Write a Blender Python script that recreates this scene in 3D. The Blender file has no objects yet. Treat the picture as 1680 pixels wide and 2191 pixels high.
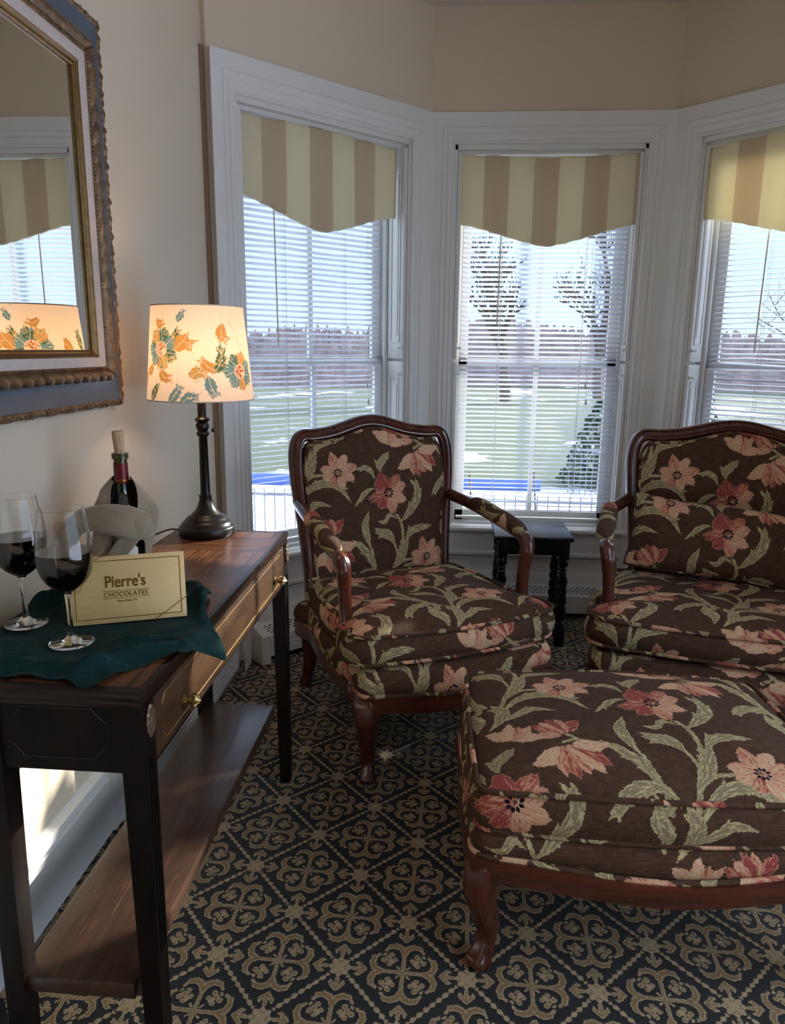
import bpy, bmesh, math, random
import numpy as np
from mathutils import Matrix, Vector

random.seed(7); RNG = np.random.default_rng(7)
C = bpy.context.scene.collection
PI = math.pi
SC = bpy.context.scene

# ------------------------------------------------------------------ mesh kit
def fast_mesh(name, V, F, mat=None, parent=None, smooth=True, sharp=None, attrs=None):
    """V: Nx3, F: list of tuples / Mx4 array"""
    me = bpy.data.meshes.new(name)
    V = np.asarray(V, dtype=np.float32)
    if isinstance(F, np.ndarray):
        n, k = F.shape
        me.vertices.add(len(V)); me.vertices.foreach_set('co', V.ravel())
        me.loops.add(n * k); me.loops.foreach_set('vertex_index', F.astype(np.int32).ravel())
        me.polygons.add(n); me.polygons.foreach_set('loop_start', np.arange(0, n * k, k, dtype=np.int32))
        me.update(calc_edges=True)
    else:
        me.from_pydata([tuple(map(float, v)) for v in V], [], [tuple(int(i) for i in f) for f in F]); me.update()
    me.validate(clean_customdata=False)
    if smooth:
        me.polygons.foreach_set('use_smooth', [True] * len(me.polygons))
        if sharp: me.set_sharp_from_angle(angle=math.radians(sharp))
    if attrs:
        for an, arr in attrs.items():
            a = me.attributes.new(an, 'FLOAT_VECTOR', 'POINT')
            a.data.foreach_set('vector', np.asarray(arr, dtype=np.float32).ravel())
    if mat: me.materials.append(mat)
    o = bpy.data.objects.new(name, me); C.objects.link(o)
    if parent: o.parent = parent
    return o

class MB:
    def __init__(s): s.V = []; s.F = []; s.n = 0
    def add(s, V, F, M=None):
        V = np.asarray(V, float)
        if M is not None:
            M = np.array(M); V = V @ M[:3, :3].T + M[:3, 3]
        s.V.append(V); s.F += [tuple(int(i) + s.n for i in f) for f in F]; s.n += len(V); return s
    def box(s, x0, x1, y0, y1, z0, z1, b=0.0, M=None):
        if b <= 0:
            V = [(x, y, z) for x in (x0, x1) for y in (y0, y1) for z in (z0, z1)]
            F = [(0, 1, 3, 2), (4, 6, 7, 5), (0, 4, 5, 1), (2, 3, 7, 6), (0, 2, 6, 4), (1, 5, 7, 3)]
            return s.add(V, F, M)
        bm = bmesh.new(); bmesh.ops.create_cube(bm, size=1)
        for v in bm.verts:
            v.co = ((x0 + x1) / 2 + v.co.x * (x1 - x0), (y0 + y1) / 2 + v.co.y * (y1 - y0), (z0 + z1) / 2 + v.co.z * (z1 - z0))
        bmesh.ops.bevel(bm, geom=list(bm.edges), offset=b, segments=2, profile=.5, affect='EDGES')
        bm.verts.index_update()
        V = [tuple(v.co) for v in bm.verts]; F = [tuple(v.index for v in f.verts) for f in bm.faces]; bm.free()
        return s.add(V, F, M)
    def lathe(s, prof, n=32, c=(0, 0, 0), M=None, rfun=None):
        V = []; F = []; m = len(prof)
        for i in range(n):
            a = 2 * PI * i / n
            for (r, z) in prof:
                rr = rfun(r, z, a) if rfun else r
                V.append((c[0] + rr * math.cos(a), c[1] + rr * math.sin(a), c[2] + z))
        for i in range(n):
            j = (i + 1) % n
            for k in range(m - 1): F.append((i * m + k, j * m + k, j * m + k + 1, i * m + k + 1))
        if prof[0][0] > 1e-5: F.append(tuple(i * m for i in range(n))[::-1])
        if prof[-1][0] > 1e-5: F.append(tuple(i * m + m - 1 for i in range(n)))
        return s.add(V, F, M)
    def sweep(s, path, prof, up=(0, 0, 1), closed=False, scales=None, cap=True, pclosed=True, ups=None, M=None):
        """prof: list of (a,b): a along N (up-ish), b along B; scales: per-point (sa,sb)"""
        P = np.asarray(path, float); n = len(P); pr = np.asarray(prof, float); m = len(pr)
        if closed: T = np.roll(P, -1, 0) - np.roll(P, 1, 0)
        else: T = np.gradient(P, axis=0)
        T /= np.linalg.norm(T, axis=1)[:, None] + 1e-12
        U = np.tile(np.asarray(up, float), (n, 1)) if ups is None else np.asarray(ups, float)
        N = U - T * (T * U).sum(1)[:, None]; N /= np.linalg.norm(N, axis=1)[:, None] + 1e-12
        B = np.cross(T, N)
        sc = np.ones((n, 2)) if scales is None else np.asarray(scales, float)
        if sc.ndim == 1: sc = np.stack([sc, sc], 1)
        V = P[:, None, :] + N[:, None, :] * (pr[None, :, 0:1] * sc[:, None, 0:1]) + B[:, None, :] * (pr[None, :, 1:2] * sc[:, None, 1:2])
        F = []
        for i in range(n if closed else n - 1):
            j = (i + 1) % n
            for k in range(m if pclosed else m - 1):
                l = (k + 1) % m
                F.append((i * m + k, j * m + k, j * m + l, i * m + l))
        if cap and not closed and pclosed:
            F.append(tuple(range(m))); F.append(tuple(range((n - 1) * m, n * m))[::-1])
        return s.add(V.reshape(-1, 3), F, M)
    def tube(s, path, r, n=8, closed=False, scales=None, M=None):
        P = np.asarray(path, float); d = P[-1] - P[0] if not closed else np.array([1, .3, 0])
        up = (0, 0, 1) if abs(d[2]) < .8 * np.linalg.norm(d) else (0.3, 1, 0)
        pr = [(r * math.cos(2 * PI * k / n), r * math.sin(2 * PI * k / n)) for k in range(n)]
        return s.sweep(P, pr, up, closed, scales, M=M)
    def poly(s, pts, z0, z1, M=None):
        n = len(pts); V = [(x, y, z0) for x, y in pts] + [(x, y, z1) for x, y in pts]
        F = [tuple(range(n))[::-1], tuple(range(n, 2 * n))] + [(i, (i + 1) % n, n + (i + 1) % n, n + i) for i in range(n)]
        return s.add(V, F, M)
    def build(s, name, mat, parent=None, smooth=True, sharp=35):
        V = np.concatenate(s.V) if s.V else np.zeros((0, 3))
        o = fast_mesh(name, V, s.F, mat, parent, False)
        me = o.data; bm = bmesh.new(); bm.from_mesh(me); bmesh.ops.recalc_face_normals(bm, faces=bm.faces); bm.to_mesh(me); bm.free()
        if smooth:
            me.polygons.foreach_set('use_smooth', [True] * len(me.polygons)); me.set_sharp_from_angle(angle=math.radians(sharp))
        return o

def spline(pts, n=8, closed=False):
    P = np.asarray(pts, float); out = []
    m = len(P)
    for i in range(m if closed else m - 1):
        p0 = P[(i - 1) % m] if (closed or i > 0) else 2 * P[0] - P[1]
        p1 = P[i]; p2 = P[(i + 1) % m]
        p3 = P[(i + 2) % m] if (closed or i + 2 < m) else 2 * P[-1] - P[-2]
        for k in range(n):
            t = k / n
            out.append(.5 * ((2 * p1) + (-p0 + p2) * t + (2 * p0 - 5 * p1 + 4 * p2 - p3) * t * t + (-p0 + 3 * p1 - 3 * p2 + p3) * t ** 3))
    if not closed: out.append(P[-1])
    return np.array(out)

def resample(P, step, closed=True):
    P = np.asarray(P, float); Q = np.vstack([P, P[:1]]) if closed else P
    d = np.r_[0, np.cumsum(np.linalg.norm(np.diff(Q, axis=0), axis=1))]
    n = max(8, int(round(d[-1] / step)))
    t = np.linspace(0, d[-1], n, endpoint=not closed) if not closed else np.arange(n) * d[-1] / n
    return np.stack([np.interp(t, d, Q[:, k]) for k in range(P.shape[1])], 1)

def empty(name, loc=(0, 0, 0), rz=0):
    o = bpy.data.objects.new(name, None); C.objects.link(o); o.location = loc; o.rotation_euler = (0, 0, rz); o.empty_display_size = .05
    return o
def tag(o, label=None, cat=None, group=None, kind=None):
    if label: o['label'] = label
    if cat: o['category'] = cat
    if group: o['group'] = group
    if kind: o['kind'] = kind
    return o
def copy_tree(o, parent=None):
    c = o.copy(); C.objects.link(c); c.parent = parent
    for ch in list(o.children): copy_tree(ch, c)
    return c
def circ(r, n=12, sy=1.0): return [(r * math.cos(2 * PI * k / n), sy * r * math.sin(2 * PI * k / n)) for k in range(n)]

# ------------------------------------------------------------------ node kit
class NT:
    def __init__(s, name):
        s.m = bpy.data.materials.new(name); s.m.use_nodes = True; s.t = s.m.node_tree; s.t.nodes.clear()
        s.out = s.n('ShaderNodeOutputMaterial')
    def n(s, ty, **kw):
        nd = s.t.nodes.new(ty)
        for k, v in kw.items(): setattr(nd, k, v)
        return nd
    def put(s, sock, v):
        if isinstance(v, bpy.types.NodeSocket): s.t.links.new(v, sock)
        elif v is not None:
            try: sock.default_value = v
            except Exception:
                if sock.type == 'RGBA': sock.default_value = (*v[:3], 1)
                elif sock.type == 'VECTOR': sock.default_value = (v, v, v)
    def math(s, op, a, b=None, c=None, clamp=False):
        nd = s.n('ShaderNodeMath', operation=op, use_clamp=clamp)
        s.put(nd.inputs[0], a)
        if b is not None: s.put(nd.inputs[1], b)
        if c is not None: s.put(nd.inputs[2], c)
        return nd.outputs[0]
    def vec(s, op, a, b=None, c=None):
        nd = s.n('ShaderNodeVectorMath', operation=op)
        s.put(nd.inputs[0], a)
        if b is not None:
            if op == 'SCALE': s.put(nd.inputs['Scale'], b)
            else: s.put(nd.inputs[1], b)
        if c is not None: s.put(nd.inputs[2], c)
        return nd.outputs['Value'] if op in ('LENGTH', 'DOT_PRODUCT', 'DISTANCE') else nd.outputs[0]
    def sep(s, v):
        nd = s.n('ShaderNodeSeparateXYZ'); s.put(nd.inputs[0], v); return nd.outputs
    def comb(s, x=0, y=0, z=0):
        nd = s.n('ShaderNodeCombineXYZ'); s.put(nd.inputs[0], x); s.put(nd.inputs[1], y); s.put(nd.inputs[2], z); return nd.outputs[0]
    def coord(s, which='Object'): return s.n('ShaderNodeTexCoord').outputs[which]
    def geo(s, w='Position'): return s.n('ShaderNodeNewGeometry').outputs[w]
    def attr(s, name): 
        nd = s.n('ShaderNodeAttribute'); nd.attribute_name = name; return nd.outputs['Vector']
    def noise(s, v, scale=5, detail=2, rough=.5, dist=0):
        nd = s.n('ShaderNodeTexNoise'); s.put(nd.inputs['Vector'], v); s.put(nd.inputs['Scale'], scale); s.put(nd.inputs['Detail'], detail)
        s.put(nd.inputs['Roughness'], rough); s.put(nd.inputs['Distortion'], dist); return nd.outputs[0]
    def scale(s, v, xyz):
        return s.vec('MULTIPLY', v, xyz)
    def mix(s, f, a, b):
        nd = s.n('ShaderNodeMix', data_type='RGBA'); s.put(nd.inputs[0], f); s.put(nd.inputs[6], col(a)); s.put(nd.inputs[7], col(b)); return nd.outputs[2]
    def mixf(s, f, a, b):
        nd = s.n('ShaderNodeMix', data_type='FLOAT'); s.put(nd.inputs[0], f); s.put(nd.inputs[2], a); s.put(nd.inputs[3], b); return nd.outputs[0]
    def ramp(s, f, lo, hi, clamp=True):
        nd = s.n('ShaderNodeMapRange'); nd.clamp = clamp; s.put(nd.inputs[0], f); s.put(nd.inputs[1], lo); s.put(nd.inputs[2], hi); return nd.outputs[0]
    def bump(s, h, strength=.3, dist=.001):
        nd = s.n('ShaderNodeBump'); s.put(nd.inputs['Height'], h); s.put(nd.inputs['Strength'], strength); s.put(nd.inputs['Distance'], dist); return nd.outputs[0]
    def bsdf(s, color, rough=.5, metal=0, spec=.5, normal=None, **kw):
        b = s.n('ShaderNodeBsdfPrincipled'); s.put(b.inputs['Base Color'], col(color)); s.put(b.inputs['Roughness'], rough); s.put(b.inputs['Metallic'], metal)
        s.put(b.inputs['Specular IOR Level'], spec)
        if normal is not None: s.put(b.inputs['Normal'], normal)
        for k, v in kw.items(): s.put(b.inputs[k.replace('_', ' ')], v)
        return b.outputs[0]
    def shader_mix(s, f, a, b):
        nd = s.n('ShaderNodeMixShader'); s.put(nd.inputs[0], f); s.put(nd.inputs[1], a); s.put(nd.inputs[2], b); return nd.outputs[0]
    def done(s, sh): s.t.links.new(sh, s.out.inputs[0]); return s.m
def col(c):
    if isinstance(c, (tuple, list)) and len(c) == 3: return (*c, 1)
    return c
def srgb(r, g, b):
    f = lambda u: (u / 255 / 12.92) if u / 255 <= .04045 else ((u / 255 + .055) / 1.055) ** 2.4
    return (f(r), f(g), f(b), 1)

def simple(name, c, rough=.5, metal=0, spec=.5, bump=0, bscale=200, var=0, vscale=8, **kw):
    t = NT(name); co = t.coord()
    cc = c
    if var:
        nz = t.noise(co, vscale, 4, .6); cc = t.mix(t.ramp(nz, .3, .7), tuple(x * (1 - var) for x in c[:3]), tuple(min(1, x * (1 + var)) for x in c[:3]))
    nm = t.bump(t.noise(co, bscale, 3, .6), bump, .001) if bump else None
    return t.done(t.bsdf(cc, rough, metal, spec, nm, **kw))
# ------------------------------------------------------------------ materials
M = {}
def mat_wall():
    t = NT('wall_paint'); co = t.geo()
    nz = t.noise(co, 260, 3, .6); n2 = t.noise(co, 2.2, 3, .5)
    c = t.mix(n2, srgb(208, 194, 170), srgb(214, 200, 176))
    return t.done(t.bsdf(c, .62, 0, .35, t.bump(nz, .12, .001)))
def mat_trim():
    t = NT('white_gloss_paint'); co = t.geo()
    nz = t.noise(t.scale(co, (70, 70, 30)), 1.0, 3, .6); n2 = t.noise(co, 3, 3, .6)
    c = t.mix(t.ramp(n2, .3, .8), srgb(224, 224, 221), srgb(219, 218, 214))
    return t.done(t.bsdf(c, t.mixf(t.noise(co, 9, 2), .34, .44), 0, .45, t.bump(nz, .03, .001)))
def mat_carpet():
    t = NT('carpet_pattern'); P = t.geo(); s = t.sep(P)
    jx = t.noise(t.scale(P, (1, 1, 0)), 260, 2, .7); jy = t.noise(t.vec('ADD', P, (3.1, 7.7, 1.)), 230, 2, .7)
    ox, oy = -.4637, 1.1766
    a = np.array([[.133, .0051], [-.0052, .14]]); inv = np.linalg.inv(a)
    x = t.math('ADD', t.math('SUBTRACT', s[0], ox), t.math('MULTIPLY', t.math('SUBTRACT', jx, .5), .009))
    y = t.math('ADD', t.math('SUBTRACT', s[1], oy), t.math('MULTIPLY', t.math('SUBTRACT', jy, .5), .009))
    i = t.math('ADD', t.math('MULTIPLY', x, inv[0, 0]), t.math('MULTIPLY', y, inv[0, 1]))
    j = t.math('ADD', t.math('MULTIPLY', x, inv[1, 0]), t.math('MULTIPLY', y, inv[1, 1]))
    # medallion centres where i+j even, rosettes where odd
    p = t.math('ADD', i, j); q = t.math('SUBTRACT', i, j)
    def near(v):  # signed distance to nearest even integer
        return t.math('SUBTRACT', v, t.math('MULTIPLY', t.math('ROUND', t.math('MULTIPLY', v, .5)), 2.0))
    p = near(p); q = near(q)
    i = t.math('MULTIPLY', t.math('ADD', p, q), .5); j = t.math('MULTIPLY', t.math('SUBTRACT', p, q), .5)
    ai = t.math('ABSOLUTE', i); aj = t.math('ABSOLUTE', j)
    X = t.math('MAXIMUM', ai, aj); Y = t.math('MINIMUM', ai, aj)
    v = t.comb(X, Y, 0)
    ds = []
    def seg(ax, ay, bx, by, w):
        ba = (bx - ax, by - ay, 0); L2 = ba[0] ** 2 + ba[1] ** 2
        pa = t.vec('SUBTRACT', v, (ax, ay, 0))
        h = t.math('MULTIPLY', t.vec('DOT_PRODUCT', pa, ba), 1 / L2, clamp=True)
        ds.append(t.math('SUBTRACT', t.vec('LENGTH', t.vec('SUBTRACT', pa, t.vec('SCALE', ba, h))), w))
    def dot(ax, ay, w): ds.append(t.math('SUBTRACT', t.vec('LENGTH', t.vec('SUBTRACT', v, (ax, ay, 0))), w))
    seg(0, 0, .34, 0, .032)
    seg(.34, 0, .455, .055, .046); seg(.455, .055, .495, .15, .054); seg(.495, .15, .475, .24, .048); seg(.475, .24, .395, .30, .026)
    seg(.60, 0, .78, 0, .034); seg(.61, .005, .70, .095, .036); seg(.70, .095, .745, .10, .018); dot(.83, 0, .018)
    seg(.10, .10, .06, .06, .016)
    dot(.315, .205, .046); dot(.225, .140, .042); dot(.250, .250, .050); dot(.325, .305, .022); seg(.17, .16, .22, .20, .018)
    # rosette at node
    nx = t.math('SUBTRACT', 1.0, X); rad = t.math('SQRT', t.math('ADD', t.math('MULTIPLY', nx, nx), t.math('MULTIPLY', Y, Y)))
    ang = t.math('ARCTAN2', Y, nx)
    lob = t.math('MULTIPLY', t.math('COSINE', t.math('MULTIPLY', ang, 8)), .022)
    ros = t.math('SUBTRACT', rad, t.math('ADD', lob, .165)); ds.append(ros)
    # beads along the diamond edge
    pe = t.math('MULTIPLY', t.math('SUBTRACT', t.math('ADD', X, Y), 1.0), .7071); w = t.math('MULTIPLY', t.math('SUBTRACT', X, Y), .7071)
    bead = t.math('MULTIPLY', t.math('ABSOLUTE', t.math('COSINE', t.math('MULTIPLY', w, PI / .128))), .036)
    bd = t.math('SUBTRACT', t.math('ABSOLUTE', pe), t.math('ADD', bead, .004))
    bd = t.math('MAXIMUM', bd, t.math('SUBTRACT', w, .50)); ds.append(bd)
    # pairwise minimum
    cur = ds
    while len(cur) > 1:
        cur = [t.math('MINIMUM', cur[k], cur[k + 1]) if k + 1 < len(cur) else cur[k] for k in range(0, len(cur), 2)]
    d = cur[0]
    inside = t.ramp(d, .004, -.004)
    core = t.ramp(d, -.014, -.026)
    # plus shaped tan mark inside rosette
    plus = t.math('MULTIPLY', t.math('LESS_THAN', rad, .12), t.math('GREATER_THAN', t.math('ABSOLUTE', t.math('SINE', t.math('MULTIPLY', ang, 4))), .35))
    core = t.math('MULTIPLY', core, t.math('MAXIMUM', t.math('GREATER_THAN', rad, .2), plus))
    core = t.math('MULTIPLY', core, t.math('GREATER_THAN', t.math('ABSOLUTE', pe), .042))
    fib = t.noise(t.scale(P, (1, 1, 1)), 700, 3, .7)
    big = t.noise(P, 1.6, 3, .6)
    light = t.mix(fib, srgb(126, 108, 80), srgb(188, 166, 130)); tan = t.mix(fib, srgb(96, 74, 46), srgb(146, 118, 78))
    blk = t.mix(fib, srgb(3, 4, 6), srgb(14, 16, 20))
    c = t.mix(core, light, tan); c = t.mix(inside, blk, c)
    c = t.mix(t.math('MULTIPLY', t.ramp(big, .5, .8), .12), c, srgb(110, 100, 86))
    h = t.math('ADD', t.math('MULTIPLY', fib, .6), t.math('MULTIPLY', t.ramp(d, .03, -.02), .8))
    return t.done(t.bsdf(c, .95, 0, .12, t.bump(h, .6, .003), Sheen_Weight=.15, Sheen_Roughness=.6))
def mat_fabric():
    """woven floral tapestry; signed distances of petals / leaves / stamens come from mesh attributes"""
    t = NT('floral_tapestry'); A = t.sep(t.attr('fa')); B = t.sep(t.attr('fb')); U = t.attr('fu')
    jag = t.math('SUBTRACT', t.noise(t.scale(U, (1, .45, 1)), 330, 3, .65), .5)
    jag2 = t.math('SUBTRACT', t.noise(U, 120, 2, .6), .5); jp = t.math('ADD', A[0], t.math('ADD', t.math('MULTIPLY', jag, .010), t.math('MULTIPLY', jag2, .012))); jl = t.math('ADD', A[1], t.math('ADD', t.math('MULTIPLY', jag, .010), t.math('MULTIPLY', jag2, .010))); jd = t.math('ADD', A[2], t.math('MULTIPLY', jag, .003))
    wv = t.noise(t.scale(U, (500, 1500, 1)), 1, 2, .6); slub = t.noise(t.scale(U, (26, 330, 1)), 1, 4, .65); fine = t.noise(t.scale(U, (1, 1, 1)), 900, 2, .6)
    # faint scrolls woven tone on tone
    wx = t.noise(U, 26, 2, .5); scroll = t.math('ABSOLUTE', t.math('SUBTRACT', wx, .5)); sc = t.ramp(scroll, .035, .012)
    base = t.mix(t.ramp(slub, .25, .75), srgb(62, 44, 34), srgb(96, 71, 55)); base = t.mix(t.math('MULTIPLY', sc, .45), base, srgb(54, 41, 35))
    # petals
    st = t.noise(t.comb(t.math('MULTIPLY', B[1], 230), t.math('MULTIPLY', B[2], 4), B[0]), 1, 3, .7)
    tl_ = t.math('FRACT', t.math('MULTIPLY', B[2], 1.0)); pt = t.math('ADD', t.math('ADD', B[0], t.math('MULTIPLY', t.math('SUBTRACT', st, .5), 2.6)), .08)
    pet = t.mix(t.ramp(pt, .30, .42), srgb(208, 160, 132), srgb(190, 128, 98))
    pet = t.mix(t.ramp(pt, .55, .64), pet, srgb(146, 66, 62)); pet = t.mix(t.ramp(pt, .02, -.06), pet, srgb(206, 196, 146))
    pet = t.mix(t.ramp(fine, .62, .8), pet, srgb(244, 208, 180))
    lt = t.noise(t.comb(t.math('MULTIPLY', B[1], 210), t.math('MULTIPLY', B[2], 6), B[0]), 1, 3, .7)
    lf = t.mix(t.ramp(lt, .44, .52), srgb(140, 128, 102), srgb(116, 99, 66)); lf = t.mix(t.ramp(lt, .50, .55), lf, srgb(192, 180, 136))
    lf = t.mix(t.ramp(jl, .0035, .0012), lf, srgb(186, 172, 128))
    c = t.mix(t.ramp(jl, -.0004, .0006), base, lf)
    pet = t.mix(t.ramp(jp, .0018, .0004), pet, srgb(214, 152, 128))
    c = t.mix(t.ramp(jp, -.0004, .0006), c, pet)
    c = t.mix(t.ramp(jd, -.0003, .0005), c, srgb(26, 26, 34))
    c = t.mix(t.math('MULTIPLY', wv, .25), c, t.vec('SCALE', c, .55))
    isf = t.math('MAXIMUM', t.ramp(jl, -.001, .002), t.ramp(jp, -.001, .002))
    h = t.math('ADD', t.math('MULTIPLY', wv, .5), t.math('ADD', t.math('MULTIPLY', slub, .7), t.math('MULTIPLY', isf, .6)))
    return t.done(t.bsdf(c, .92, 0, .08, t.bump(h, .55, .0012), Sheen_Weight=.02, Sheen_Roughness=.5))
def wood(name, c1, c2, sc=(4, 60, 60), rough=.3, coat=.4, bump=.08, axis=None, streak=None, spec=.5):
    t = NT(name); co = t.coord()
    if axis is None: pass
    n1 = t.noise(t.scale(co, sc), 1, 5, .65, .4); n2 = t.noise(t.scale(co, tuple(x * 4 for x in sc)), 1, 3, .7)
    c = t.mix(t.ramp(n1, .3, .7), c1, c2); c = t.mix(t.math('MULTIPLY', t.ramp(n2, .5, .7), .35), c, tuple(x * .45 for x in c1[:3]))
    if streak:
        n3 = t.noise(t.scale(co, tuple(x * 2.2 for x in sc)), 1, 4, .8); c = t.mix(t.math('MULTIPLY', t.ramp(n3, .60, .72), .55), c, streak)
    return t.done(t.bsdf(c, t.mixf(n2, rough * .8, rough * 1.4), 0, spec, t.bump(n2, bump, .001), Coat_Weight=coat, Coat_Roughness=.12))
def mat_parquet():
    t = NT('parquet_top'); co = t.coord(); s = t.sep(co)
    per = .335
    fy = t.math('FRACT', t.math('DIVIDE', t.math('ADD', s[1], 5.07), per))
    cross = t.math('LESS_THAN', fy, .40)
    # grain coordinates for the two plank directions
    gA = t.scale(co, (5, 90, 1)); gB = t.scale(co, (90, 5, 1))
    nA = t.noise(gA, 1, 5, .7, .5); nB = t.noise(gB, 1, 5, .7, .5)
    n = t.mixf(cross, nB, nA)
    # planks
    px = t.math('DIVIDE', s[0], .064); idB = t.math('FLOOR', px); fB = t.math('FRACT', px)
    py = t.math('DIVIDE', s[1], .067); idA = t.math('FLOOR', py); fA = t.math('FRACT', py)
    wn = t.n('ShaderNodeTexWhiteNoise', noise_dimensions='2D'); t.put(wn.inputs['Vector'], t.comb(t.mixf(cross, idB, idA), t.math('FLOOR', t.math('DIVIDE', t.math('ADD', s[1], 5.07), per)), 0))
    tone = wn.outputs[0]
    f = t.mixf(cross, fB, fA)
    seam = t.math('MAXIMUM', t.math('LESS_THAN', f, .045), t.math('MAXIMUM', t.math('LESS_THAN', fy, .011), t.math('LESS_THAN', t.math('ABSOLUTE', t.math('SUBTRACT', fy, .40)), .005)))
    c = t.mix(t.ramp(n, .3, .7), srgb(58, 34, 21), srgb(128, 82, 50)); c = t.mix(t.math('MULTIPLY', tone, .6), c, srgb(44, 26, 18))
    scr = t.noise(t.scale(co, (30, 300, 1)), 1, 2, .8); c = t.mix(t.math('MULTIPLY', t.ramp(scr, .68, .74), .5), c, srgb(190, 150, 110))
    # dark banding around the edge
    ex = t.math('GREATER_THAN', t.math('ABSOLUTE', s[0]), .150); ey = t.math('GREATER_THAN', t.math('ABSOLUTE', s[1]), .486)
    edge = t.math('MAXIMUM', ex, ey)
    c = t.mix(t.math('MULTIPLY', seam, .95), c, srgb(12, 7, 5)); c = t.mix(t.math('MULTIPLY', edge, .93), c, srgb(22, 14, 11))
    return t.done(t.bsdf(c, t.mixf(n, .24, .40), 0, .28, t.bump(t.math('SUBTRACT', n, seam), .2, .001), Coat_Weight=.04, Coat_Roughness=.2))
def mat_valance():
    t = NT('striped_silk'); co = t.coord(); s = t.sep(co)
    k = t.math('FRACT', t.math('DIVIDE', t.math('ADD', s[0], .126 + .222 * 10), .222)); st = t.ramp(t.math('ABSOLUTE', t.math('SUBTRACT', k, .5)), .247, .253)
    sl = t.noise(t.scale(co, (9, 9, 420)), 1, 4, .7); blotch = t.noise(co, 9, 3, .6)
    a = t.mix(sl, srgb(226, 219, 186), srgb(238, 231, 202)); b = t.mix(sl, srgb(202, 185, 155), srgb(212, 195, 165))
    c = t.mix(st, b, a); flaw = t.noise(t.scale(co, (40, 1, 500)), 1, 1, .5); c = t.mix(t.math('MULTIPLY', t.ramp(flaw, .80, .83), .6), c, srgb(110, 90, 60))
    nm = t.bump(t.math('ADD', sl, t.math('MULTIPLY', t.noise(t.scale(co, (1, 1, .5)), 22, 2, .5), 2.5)), .25, .002)
    b1 = t.bsdf(c, .42, 0, .4, nm, Sheen_Weight=.3)
    tr = t.n('ShaderNodeBsdfTranslucent'); t.put(tr.inputs[0], c)
    return t.done(t.shader_mix(.35, b1, tr.outputs[0]))
def mat_slat():
    t = NT('blind_slat'); c = srgb(198, 201, 208)
    b1 = t.bsdf(c, .35, 0, .5); tr = t.n('ShaderNodeBsdfTranslucent'); t.put(tr.inputs[0], c)
    return t.done(t.shader_mix(.16, b1, tr.outputs[0]))
def mat_glass_pane():
    t = NT('window_glass'); tr = t.n('ShaderNodeBsdfTransparent'); tr.inputs[0].default_value = (.93, .95, .96, 1)
    g = t.n('ShaderNodeBsdfGlossy'); g.inputs['Roughness'].default_value = .02
    lw = t.n('ShaderNodeLayerWeight'); lw.inputs[0].default_value = .12
    return t.done(t.shader_mix(t.math('MULTIPLY', lw.outputs['Fresnel'], .6), tr.outputs[0], g.outputs[0]))
def mat_shade():
    t = NT('lampshade_print'); A = t.sep(t.attr('fa')); B = t.sep(t.attr('fb')); U = t.attr('fu')
    jag = t.math('SUBTRACT', t.noise(U, 420, 3, .7), .5)
    blot = t.noise(U, 90, 4, .75); thr = t.noise(t.scale(U, (160, 3, 1)), 1, 2, .5)
    base = t.mix(t.math('MULTIPLY', t.ramp(thr, .66, .72), .25), srgb(250, 236, 216), srgb(190, 160, 130))
    hue = t.math('ADD', B[0], t.math('MULTIPLY', t.math('SUBTRACT', blot, .5), 1.3))
    c1 = t.mix(t.ramp(hue, .25, .36), srgb(200, 150, 84), srgb(196, 176, 120)); c1 = t.mix(t.ramp(hue, .42, .50), c1, srgb(66, 104, 82)); c1 = t.mix(t.ramp(hue, .60, .68), c1, srgb(112, 150, 156))
    vein = t.ramp(t.math('ABSOLUTE', t.math('ADD', B[1], t.math('MULTIPLY', jag, .003))), .0009, .0004)
    c1 = t.mix(t.math('MULTIPLY', vein, .8), c1, base)
    jg2 = t.math('SUBTRACT', t.noise(U, 150, 3, .6), .5); m = t.ramp(t.math('ADD', A[0], t.math('ADD', t.math('MULTIPLY', jag, .006), t.math('MULTIPLY', jg2, .014))), -.0002, .0004)
    c = t.mix(m, base, c1); c = t.mix(t.ramp(t.math('ADD', A[2], t.math('MULTIPLY', jag, .0012)), -.0002, .0003), c, srgb(244, 216, 190))
    c = t.mix(t.ramp(t.math('ADD', A[1], t.math('MULTIPLY', jag, .0012)), -.0002, .0003), c, srgb(178, 92, 52))
    nm = t.bump(thr, .2, .0005)
    d = t.bsdf(c, .8, 0, .2, nm); tr = t.n('ShaderNodeBsdfTranslucent'); t.put(tr.inputs[0], c)
    return t.done(t.shader_mix(.55, d, tr.outputs[0]))
def mat_green_cloth():
    t = NT('green_napkin'); co = t.coord(); s = t.sep(co)
    a = t.math('ADD', t.math('MULTIPLY', s[0], .86), t.math('MULTIPLY', s[1], .5)); b = t.math('SUBTRACT', t.math('MULTIPLY', s[1], .86), t.math('MULTIPLY', s[0], .5))
    g = lambda v: t.math('LESS_THAN', t.math('FRACT', t.math('DIVIDE', v, .026)), .045)
    line = t.math('MULTIPLY', t.math('MAXIMUM', g(a), g(b)), t.ramp(t.noise(co, 40, 2), .42, .6))
    wv = t.noise(t.scale(co, (1, 1, 1)), 900, 2, .6); cr = t.noise(co, 60, 3, .6)
    c = t.mix(wv, srgb(10, 36, 37), srgb(20, 52, 51)); c = t.mix(t.math('MULTIPLY', line, .28), c, srgb(70, 104, 100))
    return t.done(t.bsdf(c, .85, 0, .1, t.bump(t.math('ADD', wv, t.math('MULTIPLY', cr, 3)), .4, .0015), Sheen_Weight=.03))
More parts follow.
